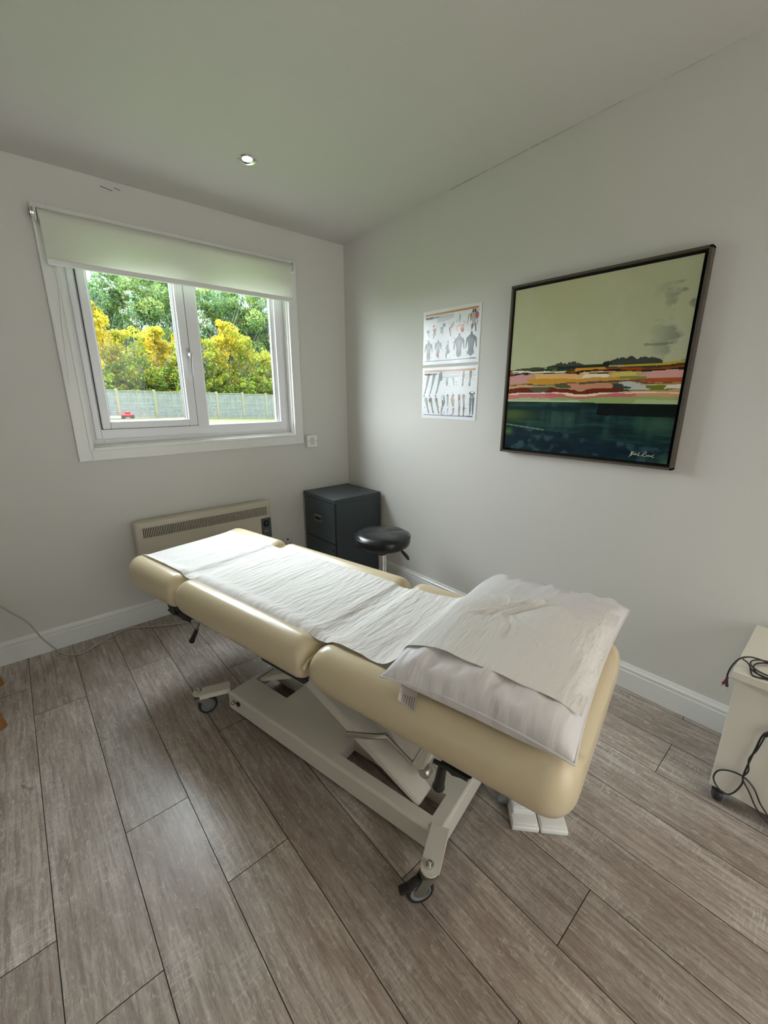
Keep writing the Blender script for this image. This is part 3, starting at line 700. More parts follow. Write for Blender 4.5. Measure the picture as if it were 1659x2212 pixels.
# scissor arms of the lift
def lift_arm(x0, x1, ya, za, yb, zb, d0, d1):
    mb = MB(); mb.prism([(ya, za + .006), (ya + .01 * (1 if yb > ya else -1), za - .004), (yb, zb - d1), (yb, zb), (ya, za + d0)], 'x', x0, x1, .004); mb.build('lift_arm', M['enamel'], couch)
for sg in (-1, 1):
    a, b = sorted((sg * .175, sg * .097)); lift_arm(a, b, .425, .100, 1.08, .462, .012, .078)
lift_arm(-.088, -.012, 1.335, .098, .80, .440, .010, .070)
mb = MB(); mb.tube([(-.19, 1.06, .425), (.19, 1.06, .425)], .014, 12, smooth=False); mb.build('pivot_tube', M['enamel'], couch, smooth='auto')
ac = empty('lift_actuator'); ac.parent = couch
mb = MB(); mb.prism([(.30, .445), (.62, .445), (.60, .36), (.52, .235), (.475, .205), (.435, .212), (.42, .245), (.40, .33), (.34, .40)], 'x', -.150, -.078, .006); mb.build('motor_housing', M['enamel'], ac)
mb = MB(); mb.lathe([(0, -.018), (.016, -.018), (.020, -.012), (.020, .012), (.016, .018), (0, .018)], 20, mtx=Matrix.Translation((-.115, .44, .185)) @ Matrix.Rotation(R(90), 4, 'Y')); mb.tube([(-.105, .425, .215), (-.107, .405, .20), (-.107, .400, .18)], .003, 6); mb.build('clevis', M['steel'], ac, smooth='auto')

# ------------------------------------------------------------------ pillow
def pillow_h(a, b):
    ea = max(0, 1 - abs(a) ** 3.2); eb = max(0, 1 - abs(b) ** 2.8)
    return (ea ** .55) * (eb ** .48)
PXC, PYC, PHX, PHY = .028, .228, .355, .232
def pil_xy(a, b):
    # sides drawn in between the pointed corners
    px = PXC + PHX * a * (1 - .055 * (1 - b * b)); py = PYC + PHY * b * (1 - .07 * (1 - a * a))
    return px, py
pil = empty('pillow', (OX, OY, 0), TH); tag(pil, 'plump white pillow under paper sheet at near end of treatment couch', 'pillow')
def pil_top(a, b):
    dim = .020 * math.exp(-((a - .12) ** 2 / .05 + (b - .1) ** 2 / .08))
    return .060 * pillow_h(a, b) * (1.12 - .18 * b * 0) - dim + .006 * math.sin(5 * a + 1) * pillow_h(a, b)
def pil_seam(a, b):
    x, y = pil_xy(a, b)
    s = .668 + .016 * max(0, a) * max(0, -b) - .012 * max(0, -a) ** 3 * max(0, b) ** 3
    return s
N1, N2 = 60, 40
topP, botP = [], []
for i in range(N1 + 1):
    a = -math.cos(PI * i / N1); r1, r2 = [], []
    a = .55 * a + .45 * (2 * i / N1 - 1)
    for j in range(N2 + 1):
        b = .55 * -math.cos(PI * j / N2) + .45 * (2 * j / N2 - 1)
        x, y = pil_xy(a, b); s = pil_seam(a, b); edge = pillow_h(a, b)
        pk = .004 * math.sin(30 * a + 7 * b) * (abs(b) > .6) * edge + .003 * math.sin(26 * b + 3 * a) * (abs(a) > .75) * edge
        zt = s + .020 * min(1, edge * 3) + pil_top(a, b) + pk + .004 * math.sin(22 * b) * max(0, -a - .7)
        zb = max(s - .062 * edge, .6185 if abs(x) < .30 else .600)
        zb = min(zb, zt - .0005)
        bx = .026 * math.sin(PI * min(1, (1 - abs(a)) / .30)) * (1 if a > 0 else -1) * (1 - b ** 4); by = .016 * math.sin(PI * min(1, (1 - abs(b)) / .30)) * (1 if b > 0 else -1) * (1 - a ** 4)
        fold = .009 * math.sin(26 * b + 9 * a + 2 * math.sin(6 * b)) * math.exp(-((abs(a) - .90) / .055) ** 2) * edge + .010 * math.sin(9 * b + 1.5) * math.exp(-((abs(a) - .86) / .09) ** 2) * edge + .006 * math.sin(17 * b + 4 * a) * math.exp(-((abs(a) - .80) / .10) ** 2) * edge
        r1.append((x, y, zt + fold)); r2.append((x + bx, y + by, zb))
    topP.append(r1); botP.append(r2)
mb = MB(); mb.grid(topP, flip=True); mb.grid(botP); bmesh.ops.remove_doubles(mb.bm, verts=mb.bm.verts[:], dist=.0008)
mb.build('pillow_case', M['cotton'], pil, smooth=True)
# seam welt round the edge
mb = MB(); loop = []
for a, b in [(a, -1) for a in np.linspace(-1, 1, 40)] + [(1, b) for b in np.linspace(-1, 1, 24)[1:]] + [(a, 1) for a in np.linspace(1, -1, 40)[1:]] + [(-1, b) for b in np.linspace(1, -1, 24)[1:]]:
    x, y = pil_xy(a, b); loop.append((x, y, pil_seam(a, b)))
mb.tube(loop, .0028, 6, smooth=False); mb.build('seam', M['cotton'], pil, smooth=True)
# care tag at the left far corner
tg = empty('care_tag'); tg.parent = pil
C0 = Vector((-.317, .430, .640))
P = []
for i in range(9):
    t = i / 8
    P.append([(-.285 - .036 * t + .0 * s, .395 - .030 * t * 0 + .052 * s - .052 * .5 - .010 * t, .650 - .050 * t + .006 * math.sin(t * 5 + s * 3)) for s in (0, .33, .66, 1)])
mb = MB(); mb.grid(P); bmesh.ops.solidify(mb.bm, geom=mb.bm.faces[:], thickness=.0006); mb.build('tag_cloth', M['tag'], tg, smooth=True)
mb = MB()
for k in range(6):
    s = .12 + .13 * k; 
    a, b = Vector(P[5][0]), Vector(P[7][0])
    v0 = Vector((-.285 - .036 * .55, .369 + .052 * s - .0055, .650 - .0275 + .006 * math.sin(.55 * 5 + s * 3) + .0016)); v1 = Vector((-.285 - .036 * .95, .369 + .052 * s - .0095, .650 - .0475 + .006 * math.sin(.95 * 5 + s * 3) + .0016))
    mb.tube([v0 + Vector((-.0012, 0, 0)), v1 + Vector((-.0012, 0, 0))], .0007, 4, smooth=False)
mb.build('tag_print', M['ink'], tg)

# ------------------------------------------------------------------ couch paper (follows cushions and pillow)
def solve_pil(x, y):
    a = (x - PXC) / PHX; b = (y - PYC) / PHY
    for _ in range(6):
        a = (x - PXC) / (PHX * (1 - .055 * (1 - min(1, b * b)))); b = (y - PYC) / (PHY * (1 - .07 * (1 - min(1, a * a))))
    return a, b
def pil_z(x, y):
    a, b = solve_pil(x, y)
    if abs(a) > 1 or abs(b) > 1: return None
    s = pil_seam(a, b); edge = pillow_h(a, b)
    return s + .020 * min(1, edge * 3) + pil_top(a, b)
ny, nx = 620, 110
ysg = np.linspace(.006, 1.992, ny)
def under(x, y):
    z = cushion_top(x)
    for (y0, y1, re0, re1, rp0, rp1) in SEC:
        if y0 - .004 <= y <= y1 + .004:
            d = min(y - y0, y1 - y); r = .055
            if d < r: z = ZM + (z - ZM) * max(.06, 1 - (r - math.sqrt(max(0, r * r - (r - max(0, d)) ** 2))) / ((ZTP - ZB) / 2))
            break
    else: z = .50
    p = pil_z(x, y)
    if p is not None: z = max(z, p)
    return z
def edge_x(y, side):
    """plan position of the paper's left / right edge"""
    if side < 0: kn = [(-.02, -.262), (.10, -.262), (.23, -.245), (.36, -.212), (.47, -.205), (.60, -.262), (.75, -.297), (1.0, -.303), (1.48, -.300), (1.60, -.285), (1.80, -.262), (2.0, -.245)]
    else: kn = [(-.02, .315), (.15, .322), (.30, .325), (.42, .312), (.55, .252), (.75, .205), (1.0, .208), (1.48, .208), (1.60, .212), (1.80, .225), (2.0, .232)]
    return float(np.interp(y, [k[0] for k in kn], [k[1] for k in kn]))
Z = np.zeros((nx, ny)); X = np.zeros((nx, ny))
for j, y in enumerate(ysg):
    l, r = edge_x(y, -1), edge_x(y, 1)
    for i in range(nx):
        x = l + (r - l) * i / (nx - 1); X[i, j] = x; Z[i, j] = under(x, y)
dy = ysg[1] - ysg[0]
def taut(z, span):
    n = int(span / dy); out = z.copy()
    ker = np.hanning(2 * n + 1); ker /= ker.sum()
    pad = np.pad(z, n, mode='edge'); sm = np.convolve(pad, ker, 'valid')
    return np.maximum(sm, z)
for i in range(nx):
    z = Z[i].copy()
    # bridge the gaps: dip a little between the cushions
    for _ in range(3): z = taut(z, .045)
    z = taut(z, .10)
    # keep the two ends falling over the edges
    Z[i] = z
for j in range(ny):
    y = ysg[j]
    if y > 1.85:
        t = min(1, (y - 1.85) / .05); Z[:, j] = Z[:, j] * (1 - t) + t * np.array([under(x, min(y, 1.984)) for x in X[:, j]])
U = Z.copy()
for _ in range(5):
    Zs = Z.copy(); Zs[1:-1, :] = (Z[:-2, :] + 2 * Z[1:-1, :] + Z[2:, :]) / 4; Zs[:, 1:-1] = (Zs[:, :-2] + Zs[:, 1:-1] * 2 + Zs[:, 2:]) / 4
    Z = np.maximum(Zs, Z - .004)
# creases: gentle ripples mostly across the couch
ph = rng.rand(40) * 6.28; 
def ripple(x, y):
    v = 0
    for k, (fx, fy, am) in enumerate(((3, 23, .0006), (5, 41, .0005), (2, 61, .0004), (9, 30, .0003), (14, 12, .0004), (7, 85, .0003), (17, 52, .0003))):
        v += am * math.sin(fx * x + fy * y + ph[k] + 1.3 * math.sin(4 * x + 3 * y + ph[k + 8]))
    if y < .45:
        a, b = solve_pil(x, y)
        ang = math.atan2(y - .26, x - .09); rr = math.hypot(y - .26, x - .09)
        v += .0030 * math.cos(6 * ang + 1.0) ** 8 * math.exp(-((rr - .07) / .06) ** 2) - .008 * math.exp(-(rr / .035) ** 2)
        v += .0030 * math.sin(16 * x - 24 * y + 2 * math.sin(13 * x)) * math.sin(19 * y + 7 * x + 2)
        # pulled creases running from the middle towards the near right corner
        for (ax, ay, bx, by, am) in ((.06, .27, .26, .17, .006), (.10, .29, .30, .10, .004), (-.12, .22, .05, .27, .0035), (-.02, .36, .06, .28, .003), (-.10, .12, .04, .24, .003)):
            dx, dy_ = bx - ax, by - ay; L2 = dx * dx + dy_ * dy_; t = ((x - ax) * dx + (y - ay) * dy_) / L2
            if -.1 < t < 1.1:
                dd = ((x - ax) * dy_ - (y - ay) * dx) / math.sqrt(L2) + .006 * math.sin(t * 9)
                v += 2.0 * am * math.exp(-(dd / .0085) ** 2) * math.sin(PI * min(1, max(0, (t + .1) / 1.2))) - am * .6 * math.exp(-((dd - .013) / .008) ** 2) * math.sin(PI * min(1, max(0, (t + .1) / 1.2)))
    return v
for i in range(nx):
    for j in range(ny):
        ed = min(i, nx - 1 - i) / (nx - 1)
        Z[i, j] += .0060 + ripple(X[i, j], ysg[j]) + .0010 * max(0, 1 - ed * 14)
pp = [[(X[i, j], ysg[j], Z[i, j]) for j in range(ny)] for i in range(nx)]
# drape over the near face of the pillow and over the far end of the couch
pp2 = []
for i in range(nx):
    col = pp[i]; x, y, z = col[-1]
    y0 = 1.993
    tail = []
    far = [(x, min(y0, c[1]), c[2]) for c in col]
    far = [c for c in far]
    near = [(X[i, 0] , -.024, Z[i, 0] - .02), (X[i, 0], -.022, Z[i, 0] - .04)]
    pp2.append(far)
ptop = MB(); ptop.grid(pp2, flip=False)
pap = ptop.build('couch_paper', M['paper'], None, smooth=True); pap.location = (OX, OY, 0); pap.rotation_euler = (0, 0, TH)
tag(pap, 'wide strip of white crinkled couch paper running along the couch and over the pillow', 'paper sheet')

# ------------------------------------------------------------------ foot switch on the floor
fs = empty('foot_switch', (-.924, -2.255, 0), math.atan2(-.127, .116)); tag(fs, 'white double-pedal foot switch on the floor beneath the near end of the couch', 'foot switch')
for k in (0, 1):
    x0 = -.088 + k * .089
    p = empty('pedal'); p.parent = fs
    mb = MB(); mb.box(x0, x0 + .086, -.050, .075, 0, .020, .006, 3); mb.box(x0 + .004, x0 + .082, -.040, -.005, .018, .024, .003); mb.build('pedal_base', M['socketw'], p, smooth='auto')
    mb = MB(); mb.prism([(-.006, .020), (.070, .020), (.070, .034), (-.002, .044), (-.008, .038)], 'x', x0 + .008, x0 + .078, .003); mb.build('pedal_plate', M['socketw'], p, smooth='auto')
mb = MB(); mb.lathe([(0, 0), (.013, 0), (.013, .028), (.009, .034), (0, .034)], 16, mtx=Matrix.Translation((-.088, .045, .018)) @ Matrix.Rotation(R(-90), 4, 'Y')); mb.build('plug', M['greyp'], fs, smooth='auto')
mb = MB(); mb.tube([(-.120, .045, .018), (-.150, .070, .020), (-.17, .13, .012), (-.15, .22, .004), (-.05, .34, .004), (.1, .42, .004)], .0035, 8); mb.build('cable', M['greyp'], fs, smooth=True)

# ------------------------------------------------------------------ white cable on the floor by the far skirting
mb = MB(); mb.tube([(-2.42, -.09, .52), (-2.30, -.07, .46), (-2.195, -.06, .34), (-2.167, -.06, .30), (-2.11, -.06, .217), (-2.072, -.058, .112), (-2.03, -.055, .03), (-1.99, -.115, .004), (-1.923, -.158, .004), (-1.837, -.110, .004), (-1.70, -.042, .004), (-1.64, -.066, .004), (-1.50, -.15, .004), (-1.359, -.219, .004), (-1.15, -.30, .004), (-.95, -.38, .004)], .0033, 8)
tag(mb.build('power_cable', M['cable'], smooth=True), 'thin white cable hanging down the wall and trailing over the floor by the skirting', 'cable')

# ------------------------------------------------------------------ wooden chair, only its legs in the frame
ch = empty('wooden_chair', (-2.47, -.38, 0)); tag(ch, 'orange-brown wooden chair at left edge, only a leg foot visible', 'chair')
for (x, y) in ((.222, -.185), (.214, .178), (-.21, -.18), (-.21, .18)):
    mb = MB(); mb.tube([(x, y, .0), (x * .82, y * .86, .22), (x * .68, y * .72, .43)], lambda t: .017 + .004 * t, 14); mb.build('leg', M['oak'], ch, smooth='auto')
mb = MB(); mb.box(-.22, .20, -.21, .21, .43, .455, .010, 3); mb.build('seat', M['oak'], ch)
mb = MB(); mb.tube([(-.19, -.17, .45), (-.24, -.17, .88)], .014, 10, smooth=False); mb.tube([(-.19, .17, .45), (-.24, .17, .88)], .014, 10, smooth=False); mb.box(-.25, -.228, -.18, .18, .76, .88, .006); mb.build('backrest', M['oak'], ch)

# ------------------------------------------------------------------ trolley at the right edge
tr_ = empty('wheeled_trolley', (-.21, -2.80, 0)); tag(tr_, 'cream melamine trolley on small castors against the right wall', 'trolley'); T = Matrix.Translation((.21, 2.80, 0))
KX, KY, KW = -.408, -2.602, .45
mb = MB(); mb.box(KX, -.022, KY - KW, KY, .058, .492, .0015); mb.build('trolley_body', M['cart'], tr_, mtx=T)
mb = MB(); mb.box(KX - .024, -.020, KY - KW - .012, KY + .012, .490, .516, .002); mb.build('trolley_top', M['cart'], tr_, mtx=T)
for (x, y) in ((KX + .02, KY - .025), (KX + .02, KY - KW + .03), (-.06, KY - .03), (-.06, KY - KW + .03)):
    mb = MB(); mb.lathe([(0, -.012), (.020, -.012), (.023, -.006), (.023, .006), (.020, .012), (0, .012)], 20, mtx=Matrix.Translation((x, y, .023)) @ Matrix.Rotation(R(20), 4, 'Z') @ Matrix.Rotation(R(90), 4, 'X')); mb.box(x - .016, x + .016, y - .016, y + .016, .042, .059, .004); mb.build('castor', M['blackp'], tr_, smooth='auto', mtx=T)
# black lead lying on top with two red plugs hanging over the edge
ld = empty('electrode_lead', (-.45, -2.63, .516)); tag(ld, 'coiled black lead with red and black pin plugs lying on the trolley top', 'cable'); T = Matrix.Translation((.45, 2.63, -.516))
zt_ = .5195
mb = MB(); mb.tube([(-.451, -2.584, .494), (-.452, -2.583, .510), (-.447, -2.588, .540), (-.430, -2.600, .563), (-.400, -2.618, .564), (-.36, -2.640, .548), (-.33, -2.665, .530), (-.32, -2.71, zt_)], .0026, 8)
mb.tube([(-.405, -2.605, .552), (-.385, -2.618, .534), (-.392, -2.632, zt_), (-.405, -2.660, zt_), (-.400, -2.700, zt_), (-.36, -2.735, zt_)], .0022, 8)
cxy = (-.36, -2.69)
for k, (rx, ry, dx, dy2) in enumerate(((.055, .060, 0, 0), (.048, .070, .01, .0))):
    mb.tube([(cxy[0] + dx + rx * math.cos(a), cxy[1] + dy2 + ry * math.sin(a), zt_ + .004 * k + .002 * math.sin(2 * a)) for a in np.linspace(0, 2 * PI, 18)], .0022, 8)
mb.tube([(-.392, -2.625, zt_ + .006), (-.418, -2.634, zt_), (-.424, -2.645, zt_), (-.412, -2.680, zt_), (-.40, -2.74, zt_)], .0025, 8)
mb.build('lead', M['bcable'], ld, smooth=True, mtx=T)
for k, m_ in ((0, 'red'), (1, 'blackp')):
    dx = -.0055 if k == 0 else .004
    pl = empty('plug'); pl.parent = ld; pl['label'] = 'red pin plug' if k == 0 else 'black pin plug'
    p0 = (-.451 - dx * .2, -2.584 + dx * .3, .497); p1 = (-.452 - (dx * .9), -2.584 - dx * 1.2, .468)
    mb = MB(); mb.tube([p0, tuple((Vector(p0) + Vector(p1)) / 2), p1], lambda t: .0030 + .0014 * t, 10); mb.build('plug_sleeve', M[m_], pl, smooth='auto', mtx=T)
    p2 = tuple(Vector(p1) + (Vector(p1) - Vector(p0)).normalized() * .012); mb = MB(); mb.tube([p1, p2], .0009, 6, smooth=False); mb.build('pin', M['chrome'], pl, mtx=T)
# black cable hanging down the front of the trolley
mb = MB()
fx = KX - .010
mb.tube([(fx, -2.95, .47), (fx, -2.86, .44), (fx, -2.76, .40), (fx, -2.715, .365), (fx, -2.695, .335), (fx, -2.688, .28), (fx, -2.682, .22), (fx, -2.678, .165), (fx, -2.68, .13), (fx, -2.668, .085), (fx, -2.65, .062), (fx, -2.625, .072), (fx, -2.610, .10), (fx, -2.618, .135), (fx, -2.645, .155), (fx, -2.68, .158), (fx, -2.71, .135), (fx, -2.74, .085), (fx, -2.80, .04), (fx, -2.95, .03)], .0026, 8)
mb.tube([(fx - .006, -2.70, .34), (fx - .004, -2.692, .28), (fx - .006, -2.680, .235), (fx - .004, -2.686, .19), (fx - .004, -2.678, .155), (fx - .004, -2.70, .12), (fx - .004, -2.735, .065), (fx - .002, -2.80, .02)], .0024, 8)
mb.tube([(fx - .004, -2.728, .375), (fx - .004, -2.712, .360), (fx - .004, -2.698, .338)], .0065, 10)
tag(mb.build('hanging_cable', M['bcable'], smooth=True), 'black twisted cable hanging in a loop down the front of the trolley', 'cable')

# ------------------------------------------------------------------ raster painting helpers (colours stored on the mesh)
def srgb(c): 
    c = np.asarray(c, float) / 255.0
    return np.where(c <= .04045, c / 12.92, ((c + .055) / 1.055) ** 2.4)
class Raster:
    def __init__(s, w, h, bg): s.w, s.h = w, h; s.a = np.tile(np.array(bg, float), (h, w, 1)); s.X, s.Y = np.meshgrid((np.arange(w) + .5) / w, (np.arange(h) + .5) / h)
    def blend(s, m, c, al=1.0):
        m = (m * al)[..., None]; s.a = s.a * (1 - m) + np.array(c, float) * m
    def ell(s, x, y, rx, ry, c, al=1, rot=0):
        dx, dy_ = s.X - x, (s.Y - y) * s.h / s.w; cr, sr = math.cos(rot), math.sin(rot)
        u, v = dx * cr + dy_ * sr, -dx * sr + dy_ * cr
        s.blend(((u / rx) ** 2 + (v / ry) ** 2 < 1).astype(float), c, al)
    def rect(s, x0, y0, x1, y1, c, al=1): s.blend(((s.X >= x0) & (s.X <= x1) & (s.Y >= y0) & (s.Y <= y1)).astype(float), c, al)
    def limb(s, pts, c, al=1):
        """pts: (x, y, r) chain in width units"""
        k = s.h / s.w; m = np.zeros((s.h, s.w), bool)
        for (x0, y0, r0), (x1, y1, r1) in zip(pts, pts[1:]):
            ax, ay, bx, by = x0, y0 * k, x1, y1 * k; dx, dy_ = bx - ax, by - ay; L2 = dx * dx + dy_ * dy_ + 1e-9
            t = np.clip(((s.X - ax) * dx + (s.Y * k - ay) * dy_) / L2, 0, 1)
            m |= np.hypot(s.X - ax - t * dx, s.Y * k - ay - t * dy_) < r0 + (r1 - r0) * t
        s.blend(m.astype(float), c, al)
def vnoise(w, h, fx, fy, seed):
    r = np.random.RandomState(seed); g = r.rand(int(fy) + 3, int(fx) + 3)
    X, Y = np.meshgrid(np.linspace(0, fx, w), np.linspace(0, fy, h)); xi, yi = X.astype(int), Y.astype(int); u, v = X - xi, Y - yi; u = u * u * (3 - 2 * u); v = v * v * (3 - 2 * v)
    return (g[yi, xi] * (1 - u) + g[yi, xi + 1] * u) * (1 - v) + (g[yi + 1, xi] * (1 - u) + g[yi + 1, xi + 1] * u) * v
def fbm(w, h, fx, fy, seed, n=4):
    o = 0; am = 1; tot = 0
    for i in range(n): o = o + am * vnoise(w, h, fx * 2 ** i, fy * 2 ** i, seed + i); tot += am; am *= .55
    return o / tot
def raster_mesh(name, ras, W_, H_, m, parent, depth=0):
    """sheet in the Y-Z plane: image left = +Y side, faces -X"""
    w_, h_ = ras.w, ras.h
    ys_ = np.linspace(W_ / 2, -W_ / 2, w_ + 1); zs_ = np.linspace(H_ / 2, -H_ / 2, h_ + 1)
    YY, ZZ = np.meshgrid(ys_, zs_); co = np.zeros(((w_ + 1) * (h_ + 1), 3)); co[:, 1] = YY.ravel(); co[:, 2] = ZZ.ravel()
    idx = np.arange(w_ * h_); r_, c_ = idx // w_, idx % w_; v0 = r_ * (w_ + 1) + c_
    faces = np.stack([v0, v0 + 1, v0 + w_ + 2, v0 + w_ + 1], 1)
    me = bpy.data.meshes.new(name); me.vertices.add(len(co)); me.vertices.foreach_set('co', co.ravel())
    me.loops.add(len(faces) * 4); me.polygons.add(len(faces)); me.loops.foreach_set('vertex_index', faces.ravel().astype(np.int32))
    me.polygons.foreach_set('loop_start', (np.arange(len(faces)) * 4).astype(np.int32)); me.update(calc_edges=True)
    ca = me.color_attributes.new('Col', 'FLOAT_COLOR', 'CORNER'); c = np.ones((len(faces), 4, 4)); c[:, :, :3] = ras.a.reshape(-1, 1, 3)
    ca.data.foreach_set('color', c.ravel()); me.materials.append(m)
    o = bpy.data.objects.new(name, me); COL.objects.link(o); o.parent = parent; return o
def text_part(name, s, size, loc, m, parent, bold=0):
    cu = bpy.data.curves.new(name, 'FONT'); cu.body = s; cu.size = size; cu.extrude = .0002; cu.offset = bold; cu.resolution_u = 2
    to = bpy.data.objects.new(name, cu); COL.objects.link(to); dg = bpy.context.evaluated_depsgraph_get(); me = bpy.data.meshes.new_from_object(to.evaluated_get(dg)); bpy.data.objects.remove(to)
    me.materials.clear(); me.materials.append(m)
    # x -> -Y, y -> Z, normal -> -X
    me.transform(Matrix(((0, 0, -1, 0), (-1, 0, 0, 0), (0, 1, 0, 0), (0, 0, 0, 1))))
    o = bpy.data.objects.new(name, me); COL.objects.link(o); o.parent = parent; o.location = loc; return o

# ------------------------------------------------------------------ landscape painting
pt = empty('landscape_painting', (0, -1.830, 1.456)); tag(pt, 'large square abstract landscape painting in a dark bronze frame on the right wall', 'painting')
Wp = .792
ras = Raster(300, 300, srgb((186, 188, 150))); X_, Y_ = ras.X, ras.Y
n1 = fbm(300, 300, 3, 3, 1); n2 = fbm(300, 300, 10, 10, 5); n3 = fbm(300, 300, 4, 40, 9); n4 = fbm(300, 300, 14, 5, 15)
ras.blend(np.clip((n1 - .42) * 3, 0, 1), srgb((190, 186, 138)), .7); ras.blend(np.clip((n2 - .5) * 3, 0, 1), srgb((196, 196, 168)), .5); ras.blend(np.clip(X_ - .55, 0, 1) * 1.6, srgb((158, 164, 140)), .55)
sm = np.clip((fbm(300, 300, 9, 14, 33) - .50) * 9, 0, 1) * np.clip((X_ - .80) * 7, 0, 1) * (Y_ < .60) * (Y_ > .10); ras.blend(sm, srgb((112, 122, 108)), .75)
ras.blend(((np.abs(Y_ - .37 - .02 * np.sin(X_ * 9)) < .006) & (X_ > .80) & (X_ < .93)).astype(float), srgb((110, 120, 100)), .7)
wob = (n3 - .5) * .045 + (n1 - .5) * .02
def band(y0l, y0r, y1l, y1r, c, x0=0, x1=1, al=1.0, wv=1.0):
    t = X_; yt = y0l + (y0r - y0l) * t + wob * wv; yb = y1l + (y1r - y1l) * t + wob * wv * .9
    jx = (n4 - .5) * .10 + (n3 - .5) * .16; ras.blend(((Y_ > yt) & (Y_ < yb) & (X_ >= x0 + jx * (x0 > 0)) & (X_ <= x1 - jx * (x1 < 1))).astype(float), srgb(c), al)
def treeline(x0, x1, yb, h, c, seed):
    nn = fbm(300, 300, 40, 1, seed, 3); t = np.clip((X_ - x0) / (x1 - x0), 0, 1); hh = h * np.sin(PI * t) ** .8 * (.35 + 1.1 * nn)
    ras.blend(((Y_ > yb - hh + wob * .4) & (Y_ < yb + .014) & (X_ > x0) & (X_ < x1)).astype(float), srgb(c), .92)
# coloured strata (y measured down the canvas)
band(.485, .480, .70, .70, (196, 158, 110)); band(.488, .490, .505, .505, (62, 66, 34)); band(.505, .500, .520, .512, (150, 70, 30))
band(.478, .470, .495, .492, (104, 112, 46), .18, .52); band(.472, .470, .492, .492, (40, 52, 34), .30, .66); band(.468, .470, .490, .490, (190, 160, 60), .70, 1)
treeline(.26, .50, .476, .028, (34, 46, 44), 101); treeline(.60, .90, .468, .034, (28, 40, 44), 103); treeline(.02, .30, .488, .014, (44, 52, 36), 105)
band(.490, .488, .515, .510, (214, 150, 50), .46, .62); band(.497, .500, .512, .512, (226, 222, 196), .03, .40); band(.512, .508, .518, .518, (34, 34, 26)); 
band(.520, .520, .560, .560, (206, 150, 150), 0, .16); band(.518, .520, .555, .548, (226, 178, 120), .20, .50); band(.522, .520, .545, .545, (240, 222, 190), .50, .66); band(.522, .520, .548, .548, (206, 190, 96), .64, .80); band(.520, .515, .556, .556, (210, 158, 150), .82, 1)
band(.548, .552, .572, .574, (206, 148, 46), .12, .82); band(.550, .556, .575, .578, (168, 84, 40), .80, 1); band(.548, .550, .566, .566, (128, 136, 74), .72, .82)
band(.574, .580, .584, .586, (38, 38, 30), .0, 1, .8); band(.580, .586, .605, .612, (212, 160, 120), 0, .22); band(.582, .586, .602, .606, (150, 152, 92), .18, .34); band(.584, .586, .600, .606, (84, 88, 60), .34, .52); band(.582, .588, .606, .612, (200, 140, 110), .42, .70); band(.586, .590, .618, .622, (60, 68, 60), .68, .84); band(.588, .590, .614, .618, (206, 208, 198), .74, .88, .8); band(.592, .594, .618, .622, (110, 120, 40), .86, .94); band(.590, .592, .616, .616, (222, 216, 200), .93, 1)
band(.604, .612, .628, .632, (108, 42, 22), 0, .72); band(.612, .614, .626, .630, (90, 92, 78), .18, .28, .8)
band(.626, .630, .640, .642, (236, 214, 180), 0, 1); band(.638, .640, .664, .664, (206, 118, 122)); band(.640, .642, .655, .658, (196, 96, 98), .3, .8, .6); band(.640, .640, .660, .655, (206, 150, 120), .8, 1)
band(.662, .655, .690, .700, (168, 180, 130)); band(.662, .650, .692, .700, (140, 162, 96), .30, 1, .8); band(.668, .665, .690, .695, (182, 196, 150), .78, 1, .6, .4); band(.676, .668, .69, .69, (196, 206, 170), .0, .5, .7, .4)
dk = (Y_ > .686 + .004 * X_); ras.blend(dk.astype(float), srgb((16, 40, 42)))
tex = fbm(300, 300, 9, 9, 61); ver = fbm(300, 300, 30, 5, 71); hz_ = fbm(300, 300, 5, 60, 91); ras.blend(dk * np.clip((hz_ - .52) * 6, 0, 1), srgb((36, 74, 70)), .55); ras.blend(dk * np.clip((.42 - hz_) * 6, 0, 1), srgb((6, 18, 24)), .6)
ras.blend(dk * np.clip((tex - .46) * 4, 0, 1) * np.clip((ver - .3) * 2, 0, 1), srgb((44, 82, 68)), .75)
ras.blend(dk * np.exp(-((X_ - .40) / .16) ** 2 - ((Y_ - .79) / .06) ** 2) * np.clip(ver * 1.4, 0, 1), srgb((70, 104, 90)), .6)
ras.blend(dk * np.exp(-((X_ - .05) / .12) ** 2 - ((Y_ - .77) / .045) ** 2), srgb((78, 100, 44)), .75)
ras.blend(dk * np.exp(-((X_ - .93) / .10) ** 2 - ((Y_ - .80) / .05) ** 2), srgb((66, 100, 78)), .6)
ras.blend(((Y_ > .690) & (Y_ < .752 + .01 * n2) & (X_ > .56 + .1 * n4)).astype(float), srgb((8, 12, 14)), .9); ras.blend(((Y_ > .715) & (Y_ < .735 + .01 * n2) & (X_ < .5)).astype(float), srgb((12, 36, 40)), .7)
ln = .838 + .085 * X_; ras.blend((Y_ > ln).astype(float), srgb((12, 30, 46)), .65); ras.blend(((np.abs(Y_ - ln) < .004) & (X_ < .28)).astype(float), srgb((120, 150, 110)), .7)
low = (Y_ > ln); ras.blend(low * np.clip((fbm(300, 300, 16, 22, 81) - .56) * 6, 0, 1), srgb((64, 94, 100)), .5); ras.blend(low * np.exp(-((X_ - .02) / .03) ** 2 - ((Y_ - .885) / .02) ** 2), srgb((74, 110, 50)), .9)
ras.blend(low * np.clip((X_ - .86) * 6, 0, 1) * np.clip((tex - .5) * 5, 0, 1), srgb((80, 116, 92)), .6)
cv = raster_mesh('canvas', ras, .756, .756, M['canvas'], pt); cv.location = (-.034, 0, 0)
mb = MB(); mb.box(-.033, -.008, -.378, .378, -.378, .378); mb.build('canvas_block', M['framei'], pt)
mb = MB()
